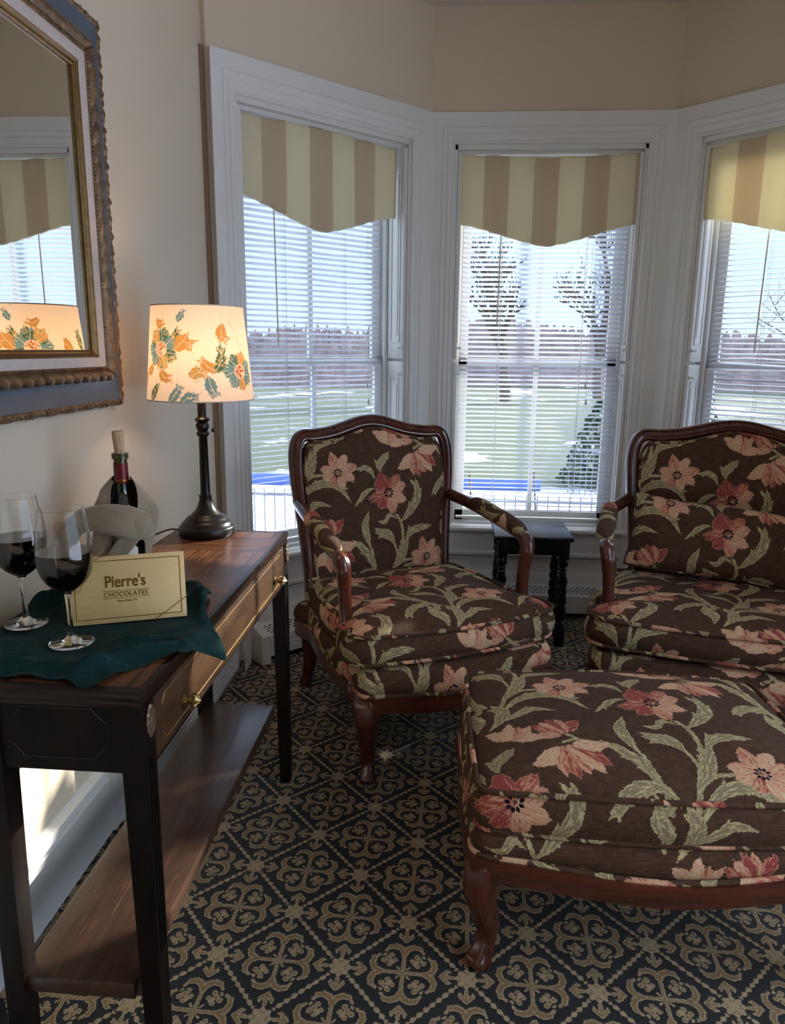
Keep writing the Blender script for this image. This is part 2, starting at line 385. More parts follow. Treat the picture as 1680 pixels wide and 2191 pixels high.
def mat_scarf():
    t = NT('taupe_ribbed_cloth'); U = t.attr('fu'); s = t.sep(U)
    w = t.math('SINE', t.math('ADD', t.math('MULTIPLY', s[1], 2000), t.math('MULTIPLY', t.noise(U, 30, 2), 3)))
    n = t.noise(t.scale(U, (200, 900, 1)), 1, 3, .7)
    c = t.mix(t.ramp(t.math('ADD', t.math('MULTIPLY', w, .5), n), -.2, 1.2), srgb(106, 90, 70), srgb(190, 170, 138))
    return t.done(t.bsdf(c, .6, 0, .4, t.bump(t.math('ADD', w, n), .5, .0012), Sheen_Weight=.4))
def mat_box():
    t = NT('gold_card'); co = t.coord(); n = t.noise(t.scale(co, (60, 60, 190)), 1, 4, .6); f = t.noise(co, 900, 2)
    c = t.mix(n, srgb(208, 174, 116), srgb(224, 194, 138))
    return t.done(t.bsdf(c, .42, .2, .5, t.bump(t.math('ADD', n, t.math('MULTIPLY', f, .3)), .3, .0012)))
def mat_carved():
    t = NT('aged_gilt'); co = t.coord(); n = t.noise(co, 40, 5, .6); n2 = t.noise(co, 220, 3, .7)
    c = t.mix(t.ramp(n, .3, .7), srgb(84, 60, 42), srgb(142, 112, 76)); c = t.mix(t.math('MULTIPLY', t.ramp(n2, .66, .72), .5), c, srgb(206, 196, 176))
    return t.done(t.bsdf(c, .4, .45, .5, t.bump(n2, .15, .001)))
def mat_heater():
    t = NT('heater_enamel'); co = t.coord(); s = t.sep(co)
    ky = t.math('FLOOR', t.math('DIVIDE', s[1], .013)); off = t.math('MULTIPLY', t.math('MODULO', t.math('ABSOLUTE', ky), 2), .5)
    fx = t.math('FRACT', t.math('ADD', t.math('DIVIDE', s[0], .026), off)); fy = t.math('FRACT', t.math('DIVIDE', s[1], .013))
    hole = t.math('MULTIPLY', t.math('LESS_THAN', t.math('ABSOLUTE', t.math('SUBTRACT', fx, .5)), .33), t.math('LESS_THAN', t.math('ABSOLUTE', t.math('SUBTRACT', fy, .5)), .22))
    nz = t.sep(t.n('ShaderNodeTexCoord').outputs['Normal'])[2]
    hole = t.math('MULTIPLY', hole, t.math('GREATER_THAN', nz, .5))
    rows = t.math('MULTIPLY', t.math('GREATER_THAN', s[1], .012), t.math('LESS_THAN', s[1], .066))
    hole = t.math('MULTIPLY', hole, rows)
    c = t.mix(hole, srgb(208, 206, 202), srgb(20, 20, 20))
    return t.done(t.bsdf(c, .4, 0, .45, t.bump(t.math('MULTIPLY', hole, -1), .4, .002)))
def mat_ground():
    t = NT('winter_ground'); P = t.geo(); s = t.sep(P)
    n = t.noise(P, .35, 5, .6); n2 = t.noise(P, 2.5, 4, .6); f = t.noise(P, 25, 3, .7)
    far = t.ramp(t.math('ADD', s[1], t.math('MULTIPLY', n2, 1.5)), 12.2, 13.2)
    snow = t.mix(n2, srgb(176, 182, 204), srgb(204, 208, 224)); grass = t.mix(f, srgb(44, 52, 42), srgb(72, 80, 64))
    m = t.math('MULTIPLY', far, t.ramp(n, .34, .40)); c = t.mix(m, snow, grass)
    return t.done(t.bsdf(c, .9, 0, .2, t.bump(n2, .3, .05)))

M['wall'] = mat_wall(); M['trim'] = mat_trim(); M['carpet'] = mat_carpet(); M['fabric'] = mat_fabric()
M['mahogany'] = wood('mahogany', srgb(52, 20, 14), srgb(98, 44, 28), (30, 30, 6), .26, .5)
M['mahoganyX'] = wood('mahogany_rail', srgb(52, 20, 14), srgb(98, 44, 28), (5, 8, 60), .26, .5)
M['walnut'] = wood('dark_walnut', srgb(13, 9, 8), srgb(27, 19, 15), (40, 40, 5), .42, .0, spec=.14)
M['walnutY'] = wood('dark_walnut_long', srgb(44, 30, 22), srgb(76, 52, 38), (60, 4, 60), .34, .25, .15, streak=srgb(160, 116, 80))
M['burl'] = wood('figured_walnut', srgb(36, 23, 14), srgb(80, 55, 34), (14, 5, 22), .32, .2, .06)
M['parquet'] = mat_parquet()
M['ebony'] = wood('ebonised_wood', srgb(12, 9, 9), srgb(24, 17, 16), (20, 20, 5), .30, .05, spec=.3)
M['brass'] = simple('antique_brass', srgb(176, 146, 96), .3, 1.0, bump=.2, bscale=300)
M['brassd'] = simple('brass_inlay', srgb(176, 142, 92), .35, .7)
M['bronze'] = simple('oil_rubbed_bronze', srgb(18, 14, 13), .32, .3, .5, var=.5, vscale=6)
M['valance'] = mat_valance(); M['slat'] = mat_slat(); M['pane'] = mat_glass_pane(); M['shade'] = mat_shade()
M['white'] = simple('white_plastic', srgb(232, 232, 228), .4)
M['cord'] = simple('white_cord', srgb(222, 222, 216), .8)
M['green'] = mat_green_cloth(); M['scarf'] = mat_scarf(); M['box'] = mat_box(); M['carved'] = mat_carved()
M['foil'] = simple('gold_foil', srgb(186, 140, 44), .22, .85)
M['bluegrey'] = simple('blue_grey_paint', srgb(82, 92, 103), .42, 0, .5, var=.12, vscale=14)
M['linen'] = simple('linen_liner', srgb(196, 184, 176), .85, 0, .2, bump=.4, bscale=500, var=.06, vscale=60)
M['gilt'] = simple('gilt_fillet', srgb(118, 88, 48), .32, .7, var=.3, vscale=90)
M['mirror'] = simple('mirror_silver', (.88, .89, .87), .0, 1.0)
M['heater'] = mat_heater(); M['ground'] = mat_ground()
M['heatwhite'] = simple('heater_white', srgb(210, 208, 204), .42)
M['dark'] = simple('dark_gap', srgb(14, 13, 12), .9)
M['ceil'] = simple('ceiling_paint', srgb(214, 208, 196), .8)
M['bark'] = simple('bark', srgb(84, 74, 66), .9, var=.3, vscale=12)
M['shrub'] = simple('shrub_leaves', srgb(58, 72, 52), .85, var=.4, vscale=4)
M['snow'] = simple('snow', srgb(196, 200, 218), .85, bump=.3, bscale=8)
M['tarp'] = simple('blue_cover', srgb(60, 84, 140), .6, var=.15, vscale=3)
M['iron'] = simple('grey_fence_metal', srgb(96, 100, 108), .6)
M['hill'] = simple('winter_woods', srgb(92, 82, 84), .95, var=.35, vscale=.9)
M['brick'] = simple('neighbour_siding', srgb(150, 126, 110), .8, var=.1, vscale=2)
M['lens'] = simple('foil_capsule', srgb(104, 14, 26), .35, .25)
M['corkm'] = simple('cork', srgb(198, 164, 124), .9, bump=.5, bscale=260, var=.2, vscale=120)
M['paper'] = simple('label_paper', srgb(226, 222, 208), .7)
def mglass():
    t = NT('clear_crystal'); g = t.n('ShaderNodeBsdfGlass'); g.inputs['Roughness'].default_value = 0; g.inputs['IOR'].default_value = 1.45; return t.done(g.outputs[0])
M['glass'] = mglass()
M['wine'] = simple('red_wine', (.012, .001, .003), .03, 0, .6)
M['bottle'] = simple('dark_bottle_glass', (.006, .008, .004), .06, 0, .7, Coat_Weight=.5)
def mneck():
    t = NT('green_bottle_glass'); return t.done(t.bsdf((.10, .095, .006), .04, 0, .6, Transmission_Weight=.6))
M['neck'] = mneck()
M['dot'] = simple('cork_print', srgb(70, 48, 36), .8)
M['blackcord'] = simple('black_flex', srgb(12, 12, 12), .5)
M['thread'] = simple('metallic_thread', srgb(176, 142, 78), .3, .8)
def mbulb():
    t = NT('warm_bulb'); e = t.n('ShaderNodeEmission'); e.inputs[0].default_value = (1, .62, .30, 1); e.inputs[1].default_value = 5; return t.done(e.outputs[0])
M['bulb'] = mbulb()

# ------------------------------------------------------------------ printed / woven pattern fields (plan coordinates in metres)
def stroke_field(P, pts, wid):
    """returns (width - distance, signed perpendicular offset, t along) for every point of P"""
    pts = np.asarray(pts, float); n = len(pts); best = np.full(len(P), -9.); perp = np.zeros(len(P)); tt = np.zeros(len(P))
    for k in range(n - 1):
        a, b = pts[k], pts[k + 1]; ab = b - a; L2 = ab @ ab + 1e-12
        h = np.clip(((P - a) @ ab) / L2, 0, 1); q = P - a - h[:, None] * ab; d = np.hypot(q[:, 0], q[:, 1])
        t = (k + h) / (n - 1); w = np.interp(t, np.linspace(0, 1, len(wid)), wid); f = w - d
        m = f > best; best[m] = f[m]; tt[m] = t[m]
        sg = ((P[:, 0] - a[0]) * ab[1] - (P[:, 1] - a[1]) * ab[0]) / math.sqrt(L2); perp[m] = sg[m]
    return best, perp, tt

def arcpts(p0, ang, length, bend=0, n=6):
    out = [p0]; a = ang
    for k in range(n):
        a += bend / n; out.append((out[-1][0] + length / n * math.cos(a), out[-1][1] + length / n * math.sin(a)))
    return out

def motifs_floral():
    R = random.Random(11); S = []   # (kind, pts, widths, tone)
    def flower(cx, cy, r, n, tones, rot=0, squash=1.0, ell=0.0, centre=True):
        for k in range(n):
            a = rot + 2 * PI * k / n + R.uniform(-.10, .10); L = r * R.uniform(.80, 1.06); L *= 1 + ell * math.cos(a - rot)
            p0 = (cx + .08 * r * math.cos(a), cy + .08 * r * math.sin(a)); bend = R.uniform(-.4, .4); ps = arcpts(p0, a, L * .80, bend)
            w = r * 2.15 / n; tn = tones[k % len(tones)] + R.uniform(-.08, .08)
            S.append(('p', ps, [.15 * w, .55 * w, .95 * w, 1.05 * w, .80 * w, .30 * w], tn))
            for da in (-.50, -.12, .22, .55):    # ragged, notched tips
                e = ps[3]; S.append(('p', arcpts(e, a + bend * .6 + da, L * .46 * R.uniform(.75, 1.2), -da * .7, 3), [.45 * w, .42 * w, .24 * w, .03 * w], tn))
        if centre:
            for k in range(9):
                a = 2 * PI * k / 9 + .3; q = (cx + .13 * r * math.cos(a), cy + .13 * r * math.sin(a)); e = (cx + .24 * r * math.cos(a), cy + .24 * r * math.sin(a))
                S.append(('d', [q, e], [.030 * r, .055 * r, .02 * r], 0))
    def tulip(cx, cy, r, ang, tones, n=6, spread=1.25):
        for k in range(n):
            da = (k / (n - 1) - .5) * 2; a = ang + da * spread * .62
            b = (cx - .55 * r * math.cos(ang) + da * .25 * r * -math.sin(ang), cy - .55 * r * math.sin(ang) + da * .25 * r * math.cos(ang))
            ps = arcpts(b, a + da * .1, r * R.uniform(1.1, 1.45), da * -.5 + (1.1 * da if abs(da) > .9 else 0)); w = r * .34
            S.append(('p', ps, [.35 * w, .95 * w, 1.05 * w, .8 * w, .5 * w, .04 * w], tones[k % len(tones)] + R.uniform(-.1, .1)))
    def leaf(pts, w):
        w *= .88; ps = spline(pts, 4); S.append(('l', ps, [.06 * w, .45 * w, .85 * w, w, .85 * w, .5 * w, .05 * w], R.random()))
        for f in (.35, .6, .8):     # serrations
            k = int(f * (len(ps) - 2)); d = ps[k + 1] - ps[k]; a = math.atan2(d[1], d[0]) + R.choice((-.5, .5)); S.append(('l', arcpts(tuple(ps[k]), a, w * 2.2, .3, 3), [.7 * w, .45 * w, .04 * w], R.random()))
    def stem(pts, w=.0042): S.append(('l', spline(pts, 4), [w, w, w * .8], .2))
    flower(0, 0, .082, 8, (.20, .55, .72, .66, .60, .72, .30, .16), .3)                               # large open flower
    flower(-.200, .085, .070, 8, (.14, .26, .10, .18, .40, .16, .08, .2), 1.25, ell=.28)                          # coral flower
    tulip(-.245, -.118, .050, 2.2, (.62, .3, .66, .2, .6, .3)); stem([(-.222, -.15), (-.19, -.172), (-.15, -.182), (-.10, -.215)])
    tulip(-.212, -.232, .066, -1.15, (.12, .3, .62, .2, .05, .58), 7, 1.5); stem([(-.235, -.18), (-.205, -.168), (-.17, -.176)])
    leaf([(-.028, .075), (-.032, .105), (-.012, .128), (-.004, .150)], .018)
    leaf([(-.055, .055), (-.068, .085), (-.095, .098), (-.13, .092)], .012)
    leaf([(-.055, .02), (-.085, .012), (-.11, -.01), (-.14, -.045)], .011)
    leaf([(.045, -.115), (.075, -.085), (.112, -.035), (.118, .01), (.088, .048)], .020)
    leaf([(-.078, -.21), (-.095, -.155), (-.10, -.11), (-.082, -.062)], .017)
    leaf([(-.062, -.315), (-.075, -.25), (-.115, -.20), (-.155, -.165)], .017)
    leaf([(.02, -.205), (.0, -.165), (-.03, -.15), (-.062, -.145)], .020)
    leaf([(.055, -.20), (.085, -.155), (.13, -.14), (.175, -.138)], .017)
    leaf([(.012, -.30), (.035, -.262), (.055, -.225), (.075, -.165)], .021)
    leaf([(.03, -.10), (.0, -.085), (-.02, -.11), (-.05, -.105)], .010)
    stem([(.0, -.345), (.015, -.29), (.048, -.21), (.05, -.13), (.03, -.085)], .0055); stem([(-.05, -.345), (-.058, -.30), (-.075, -.21)], .0055); stem([(.02, -.205), (.03, -.25), (.012, -.30)], .004)
    # plant base with curling leaves
    leaf([(-.03, -.335), (-.06, -.30), (-.11, -.305), (-.145, -.335), (-.15, -.365)], .019)
    leaf([(-.06, -.43), (-.055, -.39), (-.075, -.355), (-.04, -.33)], .021); leaf([(-.035, -.44), (-.005, -.40), (.0, -.36), (-.025, -.325)], .019)
    leaf([(-.01, -.385), (.04, -.315), (.10, -.29), (.155, -.31), (.20, -.37)], .018); leaf([(-.02, -.42), (.03, -.39), (.07, -.365), (.12, -.375)], .014)
    leaf([(.0, -.32), (.05, -.268), (.10, -.262), (.13, -.272)], .006)
    tulip(.02, -.47, .05, 1.2, (.1, .2, .3, .05), 5, 1.2)
    return S

def motifs_lamp():
    R = random.Random(5); S = []
    def leaf(pts, w, tone, vein=True):
        w *= 1.1; ps = spline(pts, 5); S.append(('p', ps, [.25 * w, .8 * w, w, .8 * w, .45 * w, .03 * w], tone))
        for k in (3, 5, 7): 
            if k < len(ps) - 3:
                d = ps[k] - ps[k - 1]; a = math.atan2(d[1], d[0])
                for sgn in (-1, 1): S.append(('p', arcpts(tuple(ps[k]), a + sgn * .62, w * 1.5, 0, 2), [.42 * w, .28 * w, .04 * w], tone))
    def stem(pts, tone=.1, w=.0011): S.append(('p', spline(pts, 4), [w, w], tone))
    def bloom(cx, cy, r, tones):
        for k, tn in enumerate(tones):
            a = 2 * PI * k / len(tones) + .4; q = r * R.uniform(.88, 1.08)
            for da in (-.26, 0, .26):
                S.append(('p', arcpts((cx + .25 * r * math.cos(a), cy + .25 * r * math.sin(a)), a + da, q * .68 * (1 - abs(da) * .5), da * .6, 4), [.10 * r, .17 * r, .20 * r, .17 * r, .06 * r], tn + R.uniform(-.06, .06)))
        for k in range(0):
            a = 2 * PI * (k + .5) / len(tones) + .4; S.append(('d', arcpts((cx + .4 * r * math.cos(a), cy + .4 * r * math.sin(a)), a, .6 * r, .5, 4), [.0011, .0011, .0008], 0))
        S.append(('d', [(cx - .001, cy), (cx + .001, cy)], [.34 * r, .34 * r], 0))
        for k in range(22):
            a = 2 * PI * k / 26; S.append(('l', [(cx + .1 * r * math.cos(a), cy + .1 * r * math.sin(a)), (cx + .33 * r * math.cos(a), cy + .33 * r * math.sin(a))], [.0006, .0009], 0))
        S.append(('l', [(cx, cy), (cx + .002, cy)], [.003, .003], 0))
    # u = arc length round the shade, v = height from the bottom hem
    bloom(0, .130, .056, (.95, .6, .3, .75, .9, .35, .5)); leaf([(.03, .15), (.045, .165), (.055, .18)], .009, .5); leaf([(.045, .13), (.065, .148), (.088, .135)], .018, .15)
    leaf([(-.03, .09), (-.045, .075), (-.062, .078)], .010, .1); leaf([(.0, .075), (.015, .06), (.035, .06)], .012, .2)
    leaf([(.085, .062), (.10, .073), (.125, .068)], .014, .3); leaf([(.14, .075), (.158, .10), (.160, .148)], .014, .5); leaf([(.14, .075), (.12, .092), (.105, .108)], .011, .1)
    leaf([(.125, .06), (.13, .035), (.142, .012)], .013, .85); stem([(.09, .05), (.125, .062), (.15, .075)])
    bloom(.215, .075, .056, (.9, .15, .55, .8, .95, .2, .9)); leaf([(.17, .19), (.165, .165), (.185, .15)], .014, .15); stem([(.185, .2), (.21, .175), (.215, .14)])
    leaf([(-.03, .0), (-.02, .025), (.0, .045)], .010, .5); leaf([(.03, .0), (.045, .02), (.06, .045)], .011, .85); leaf([(.06, .0), (.08, .012), (.10, .01)], .012, .9)
    leaf([(-.08, .03), (-.075, .055), (-.06, .07)], .011, .15); leaf([(.29, .2), (.31, .18), (.33, .17)], .012, .6); leaf([(.30, .12), (.33, .14), (.35, .125)], .015, .1)
    bloom(.40, .12, .054, (.9, .3, .55, .15, .95, .6, .8)); leaf([(.45, .16), (.465, .175), (.47, .20)], .012, .5); leaf([(.35, .05), (.37, .06), (.39, .045)], .013, .15)
    leaf([(.46, .05), (.48, .07), (.505, .06)], .014, .85); leaf([(.05, .2), (.06, .21), (.07, .23)], .008, .95); leaf([(-.02, .2), (-.005, .19), (.01, .2)], .01, .15)
    leaf([(.52, .14), (.54, .16), (.56, .15)], .013, .15); bloom(.60, .08, .054, (.6, .9, .2, .8, .5, .95, .1)); leaf([(.64, .12), (.66, .15), (.665, .18)], .012, .5)
    leaf([(.56, .2), (.58, .215), (.6, .21)], .012, .15); leaf([(.70, .12), (.72, .14), (.745, .13)], .014, .2); stem([(.67, .06), (.70, .09), (.72, .12)])
    return S
FLORAL = motifs_floral(); LAMP = motifs_lamp()

def eval_pattern(UV, S, d1=(.35, -.34), d2=(-.35, -.34), rng=3):
    UV = np.asarray(UV, float)[:, :2]; N = len(UV)
    if d1 is not None:
        Mx = np.array([[d1[0], d2[0]], [d1[1], d2[1]]]); ij = np.floor(UV @ np.linalg.inv(Mx).T); P = UV - ij @ Mx.T
        shifts = [(i, j) for i in range(-rng, rng + 1) for j in range(-rng, rng + 1)]
    else: P = UV; Mx = None; shifts = [(0, 0)]
    Fp = np.full(N, -.02); Fl = np.full(N, -.02); Fd = np.full(N, -.02); tone = np.zeros(N); perp = np.zeros(N); tal = np.zeros(N); topset = np.zeros(N, bool)
    lo, hi = P.min(0) - .01, P.max(0) + .01
    order = np.argsort(P[:, 0]); xs = P[order, 0]
    for kind in ('l', 'p', 'd'):
        for (k, pts, w, tn) in S:
            if k != kind: continue
            pts = np.asarray(pts, float); mw = max(w) + .016
            for (i, j) in shifts:
                off = (Mx @ np.array([i, j])) if Mx is not None else np.zeros(2)
                a = pts.min(0) + off - mw; b = pts.max(0) + off + mw
                if a[0] > hi[0] or b[0] < lo[0] or a[1] > hi[1] or b[1] < lo[1]: continue
                i0, i1 = np.searchsorted(xs, a[0]), np.searchsorted(xs, b[0]); idx = order[i0:i1]
                if len(idx) == 0: continue
                y = P[idx, 1]; idx = idx[(y > a[1]) & (y < b[1])]
                if len(idx) == 0: continue
                f, pp, tt = stroke_field(P[idx], pts + off, w)
                if kind == 'd': Fd[idx] = np.maximum(Fd[idx], f); continue
                arr = Fl if kind == 'l' else Fp
                better = (f > arr[idx])
                if kind == 'p': better = better | ((f > .0035) & (f > arr[idx] - .006))
                g = idx[better & (f > -.004)] if kind == 'p' else idx[better]
                ff = f[better & (f > -.004)] if kind == 'p' else f[better]
                sel = (better & (f > -.004)) if kind == 'p' else better
                if kind == 'p': tone[g] = tn
                take = sel & ((Fp[idx] < 0) | (kind == 'p'))
                perp[idx[take]] = pp[take]; tal[idx[take]] = tt[take] + tn * 3
                arr[idx] = np.maximum(arr[idx], f)
    return {'fa': np.stack([Fp, Fl, Fd], 1), 'fb': np.stack([tone, perp, tal], 1)}

def fabric_obj(name, V, F, UV, parent, offset=(0, 0), mat=None, scale=1.0):
    UV = (np.asarray(UV, float)[:, :2] - np.asarray(offset)) / scale
    at = eval_pattern(UV, FLORAL); at['fu'] = np.c_[UV, np.zeros(len(UV))]
    return fast_mesh(name, V, F, mat or M['fabric'], parent, True, None, at)

def grid_faces(nr, nc, closed=False, base=0):
    r = np.arange(nr - 1)[:, None]; c = np.arange(nc if closed else nc - 1)[None, :]; c2 = (c + 1) % nc
    a = r * nc + c; b = r * nc + c2; d = (r + 1) * nc + c; e = (r + 1) * nc + c2
    return np.stack([a, b, e, d], -1).reshape(-1, 4) + base

def cushion(name, outline, parent, z0, z1, crown, bulge, offset, step=.004, front=None, dip=None, zoff=None, bottom=True, flat=.0, tilt=0.):
    """boxed cushion: crowned top + side band, fabric pattern runs over the front edge. outline Nx2 counter-clockwise"""
    O = resample(outline, step); n = len(O); c = O.mean(0); ctr = np.array([c[0], c[1]])
    rmax = np.linalg.norm(O - ctr, axis=1).max(); nr = int(rmax / step)
    r = np.linspace(0.004, 1, nr)
    X = ctr + r[:, None, None] * (O - ctr)[None]
    z = z1 + crown * (1 - r ** 2.6) ** .8 - .006 * r ** 30
    Z = np.repeat(z[:, None], n, 1) + tilt * (X[..., 1] - ctr[1])
    if dip: Z += dip(X[..., 0], X[..., 1], r[:, None])
    V1 = np.concatenate([X, Z[..., None]], 2).reshape(-1, 3); UV1 = X.reshape(-1, 2)
    F1 = grid_faces(nr, n, True)
    # side band
    T = np.roll(O, -1, 0) - np.roll(O, 1, 0); T /= np.linalg.norm(T, axis=1)[:, None]; Nn = np.stack([T[:, 1], -T[:, 0]], 1)
    if ((Nn * (O - ctr)).sum(1).mean()) < 0: Nn = -Nn
    k0 = int(np.argmin(O[:, 1] + 3 * np.abs(O[:, 0] - (front if front is not None else c[0])))) 
    seg = np.linalg.norm(np.roll(O, -1, 0) - O, axis=1); s = np.zeros(n); 
    for k in range(1, n): s[(k0 + k) % n] = s[(k0 + k - 1) % n] + seg[(k0 + k - 1) % n]
    tot = seg.sum(); s = np.where(s > tot / 2, s - tot, s)
    if T[k0, 0] < 0: s = -s
    ns = max(5, int((z1 - z0) / step)); q = np.linspace(0, 1, ns)
    zt = Z[-1]
    zb = np.full(n, z0) + tilt * (O[:, 1] - ctr[1]) + (zoff(O) if zoff else 0)
    bl = bulge * np.sin(q * PI) ** .7 - .003 * (q > .97)
    XY = O[None] + Nn[None] * bl[:, None, None]; ZZ = zt[None] * (1 - q)[:, None] + zb[None] * q[:, None]
    V2 = np.concatenate([XY, ZZ[..., None]], 2).reshape(-1, 3)
    UV2 = np.stack([np.repeat((s + O[k0, 0])[None], ns, 0), O[k0, 1] - (zt[None] - ZZ)], 2).reshape(-1, 2)
    F2 = grid_faces(ns, n, True, len(V1))
    V = np.vstack([V1, V2]); UV = np.vstack([UV1, UV2]); F = np.vstack([F1, F2])
    # underside
    XB = ctr + np.linspace(1, .004, 12)[:, None, None] * (O - ctr)[None]; V3 = np.concatenate([XB, np.repeat(zb[None], 12, 0)[..., None]], 2).reshape(-1, 3)
    F3 = grid_faces(12, n, True, len(V)); V = np.vstack([V, V3]); UV = np.vstack([UV, XB.reshape(-1, 2)]); F = np.vstack([F, F3])
    o = fabric_obj(name, V, F, UV, parent, offset)
    return o, O, zt, zb

def welt(name, path, r, parent, offset, closed=True):
    P = np.asarray(path, float); mb = MB(); mb.tube(P, r, 8, closed); V = np.concatenate(mb.V)
    quads = np.array([f for f in mb.F if len(f) == 4])
    UV = np.stack([V[:, 0] * 1.4 + V[:, 2], V[:, 1] * 1.2 + V[:, 2] * .7], 1)
    return fabric_obj(name, V, quads, UV, parent, offset)

# ------------------------------------------------------------------ the room
A2 = np.array([-.869, 2.803]); B2 = np.array([-.094, 3.578]); C2 = np.array([.973, 3.578]); D2 = np.array([1.748, 2.803])
HC = 2.72; TH = .17
def wall_rect(name, origin, rz, L, holes, e0=0., e1=0., z1=HC, m=None):
    """wall in local frame x along, y outward; holes=[(s0,s1,z0,z1)]; e0/e1 extra width of the outer face at the ends"""
    root = MB(); hs = sorted(holes); cuts = [0] + [v for h in hs for v in h[:2]] + [L]
    def prism(a, b, z0, z1_):
        oa = a - (e0 if a == 0 else 0); ob = b + (e1 if b == L else 0)
        root.poly([(a, 0), (b, 0), (ob, TH), (oa, TH)], z0, z1_)
    k = 0
    for i in range(len(cuts) - 1):
        a, b = cuts[i], cuts[i + 1]
        h = next((h for h in hs if abs(h[0] - a) < 1e-6 and abs(h[1] - b) < 1e-6), None)
        if h: prism(a, b, 0, h[2]); prism(a, b, h[3], z1_ if False else z1)
        else: prism(a, b, 0, z1)
    o = root.build(name, m or M['wall'], None, False); o.location = (origin[0], origin[1], 0); o.rotation_euler = (0, 0, rz)
    return tag(o, kind='structure')
WZ0, WZ1 = .42, 2.17
WINS = [('left_bay', A2, math.radians(45), 1.096, .106, .972), ('centre', B2, 0., 1.067, .106, .952), ('right_bay', C2, math.radians(-45), 1.096, .124, .990)]
e = TH * math.tan(math.radians(22.5))
for nm, o2, rz, L, s0, s1 in WINS: wall_rect('wall_' + nm, o2, rz, L, [(s0, s1, WZ0, WZ1)], e, e)
# straight side walls (local x runs towards the bay on the left, away from it on the right)
XL = -.887; XR = 1.766
wall_rect('wall_left', (XL, -2.6), PI / 2, 5.42, [], 0, .05)
wall_rect('wall_right', (XR, 2.82), -PI / 2, 5.42, [(1.25, 3.95, .12, 2.45)], .05, 0)
wall_rect('wall_back', (XR, -2.6), PI, XR - XL, [], 0, 0, m=simple('dark_fill_absorber', srgb(74, 56, 46), .6))  # unseen wall, coloured dark to cut the fill from behind the camera
fl = MB(); fl.poly([(XL - .2, -2.8), (XR + .2, -2.8), (XR + .2, 2.85), (1.12, 3.75), (-.24, 3.75), (XL - .2, 2.9)], -.06, 0); tag(fl.build('floor', M['carpet'], None, False), kind='structure')
cl = MB(); cl.poly([(XL - .2, -2.8), (XR + .2, -2.8), (XR + .2, 2.85), (1.12, 3.75), (-.24, 3.75), (XL - .2, 2.9)], HC, HC + .08); tag(cl.build('ceiling', M['ceil'], None, False), kind='structure')

def mitred(path, prof, closed=False):
    """path: list of 2D corner points (inner edge, x-z plane) with outward mitre; prof (d outward, h protrusion). returns V,F"""
    P = np.asarray(path, float); n = len(P); m = len(prof); V = []
    for i in range(n):
        def nrm(a, b): d = b - a; d = d / np.linalg.norm(d); return np.array([-d[1], d[0]])
        if closed: n1 = nrm(P[i - 1], P[i]); n2 = nrm(P[i], P[(i + 1) % n])
        else: n1 = nrm(P[i - 1], P[i]) if i > 0 else nrm(P[0], P[1]); n2 = nrm(P[i], P[i + 1]) if i < n - 1 else n1
        b = n1 + n2; b = b / (b @ n1)
        for d, h in prof: q = P[i] + b * d; V.append((q[0], -h, q[1]))
    F = []
    for i in range(n if closed else n - 1):
        j = (i + 1) % n
        for k in range(m - 1): F.append((i * m + k, i * m + k + 1, j * m + k + 1, j * m + k))
    return V, F
CAS = [(0, -.004), (0, .012), (.003, .0155), (.008, .016), (.012, .0135), (.016, .0135), (.022, .018), (.027, .021), (.032, .021), (.034, .0175), (.037, .0175), (.042, .023), (.050, .0265), (.056, .0255), (.059, .022), (.062, .022), (.092, .024), (.106, .025), (.106, -.002)]
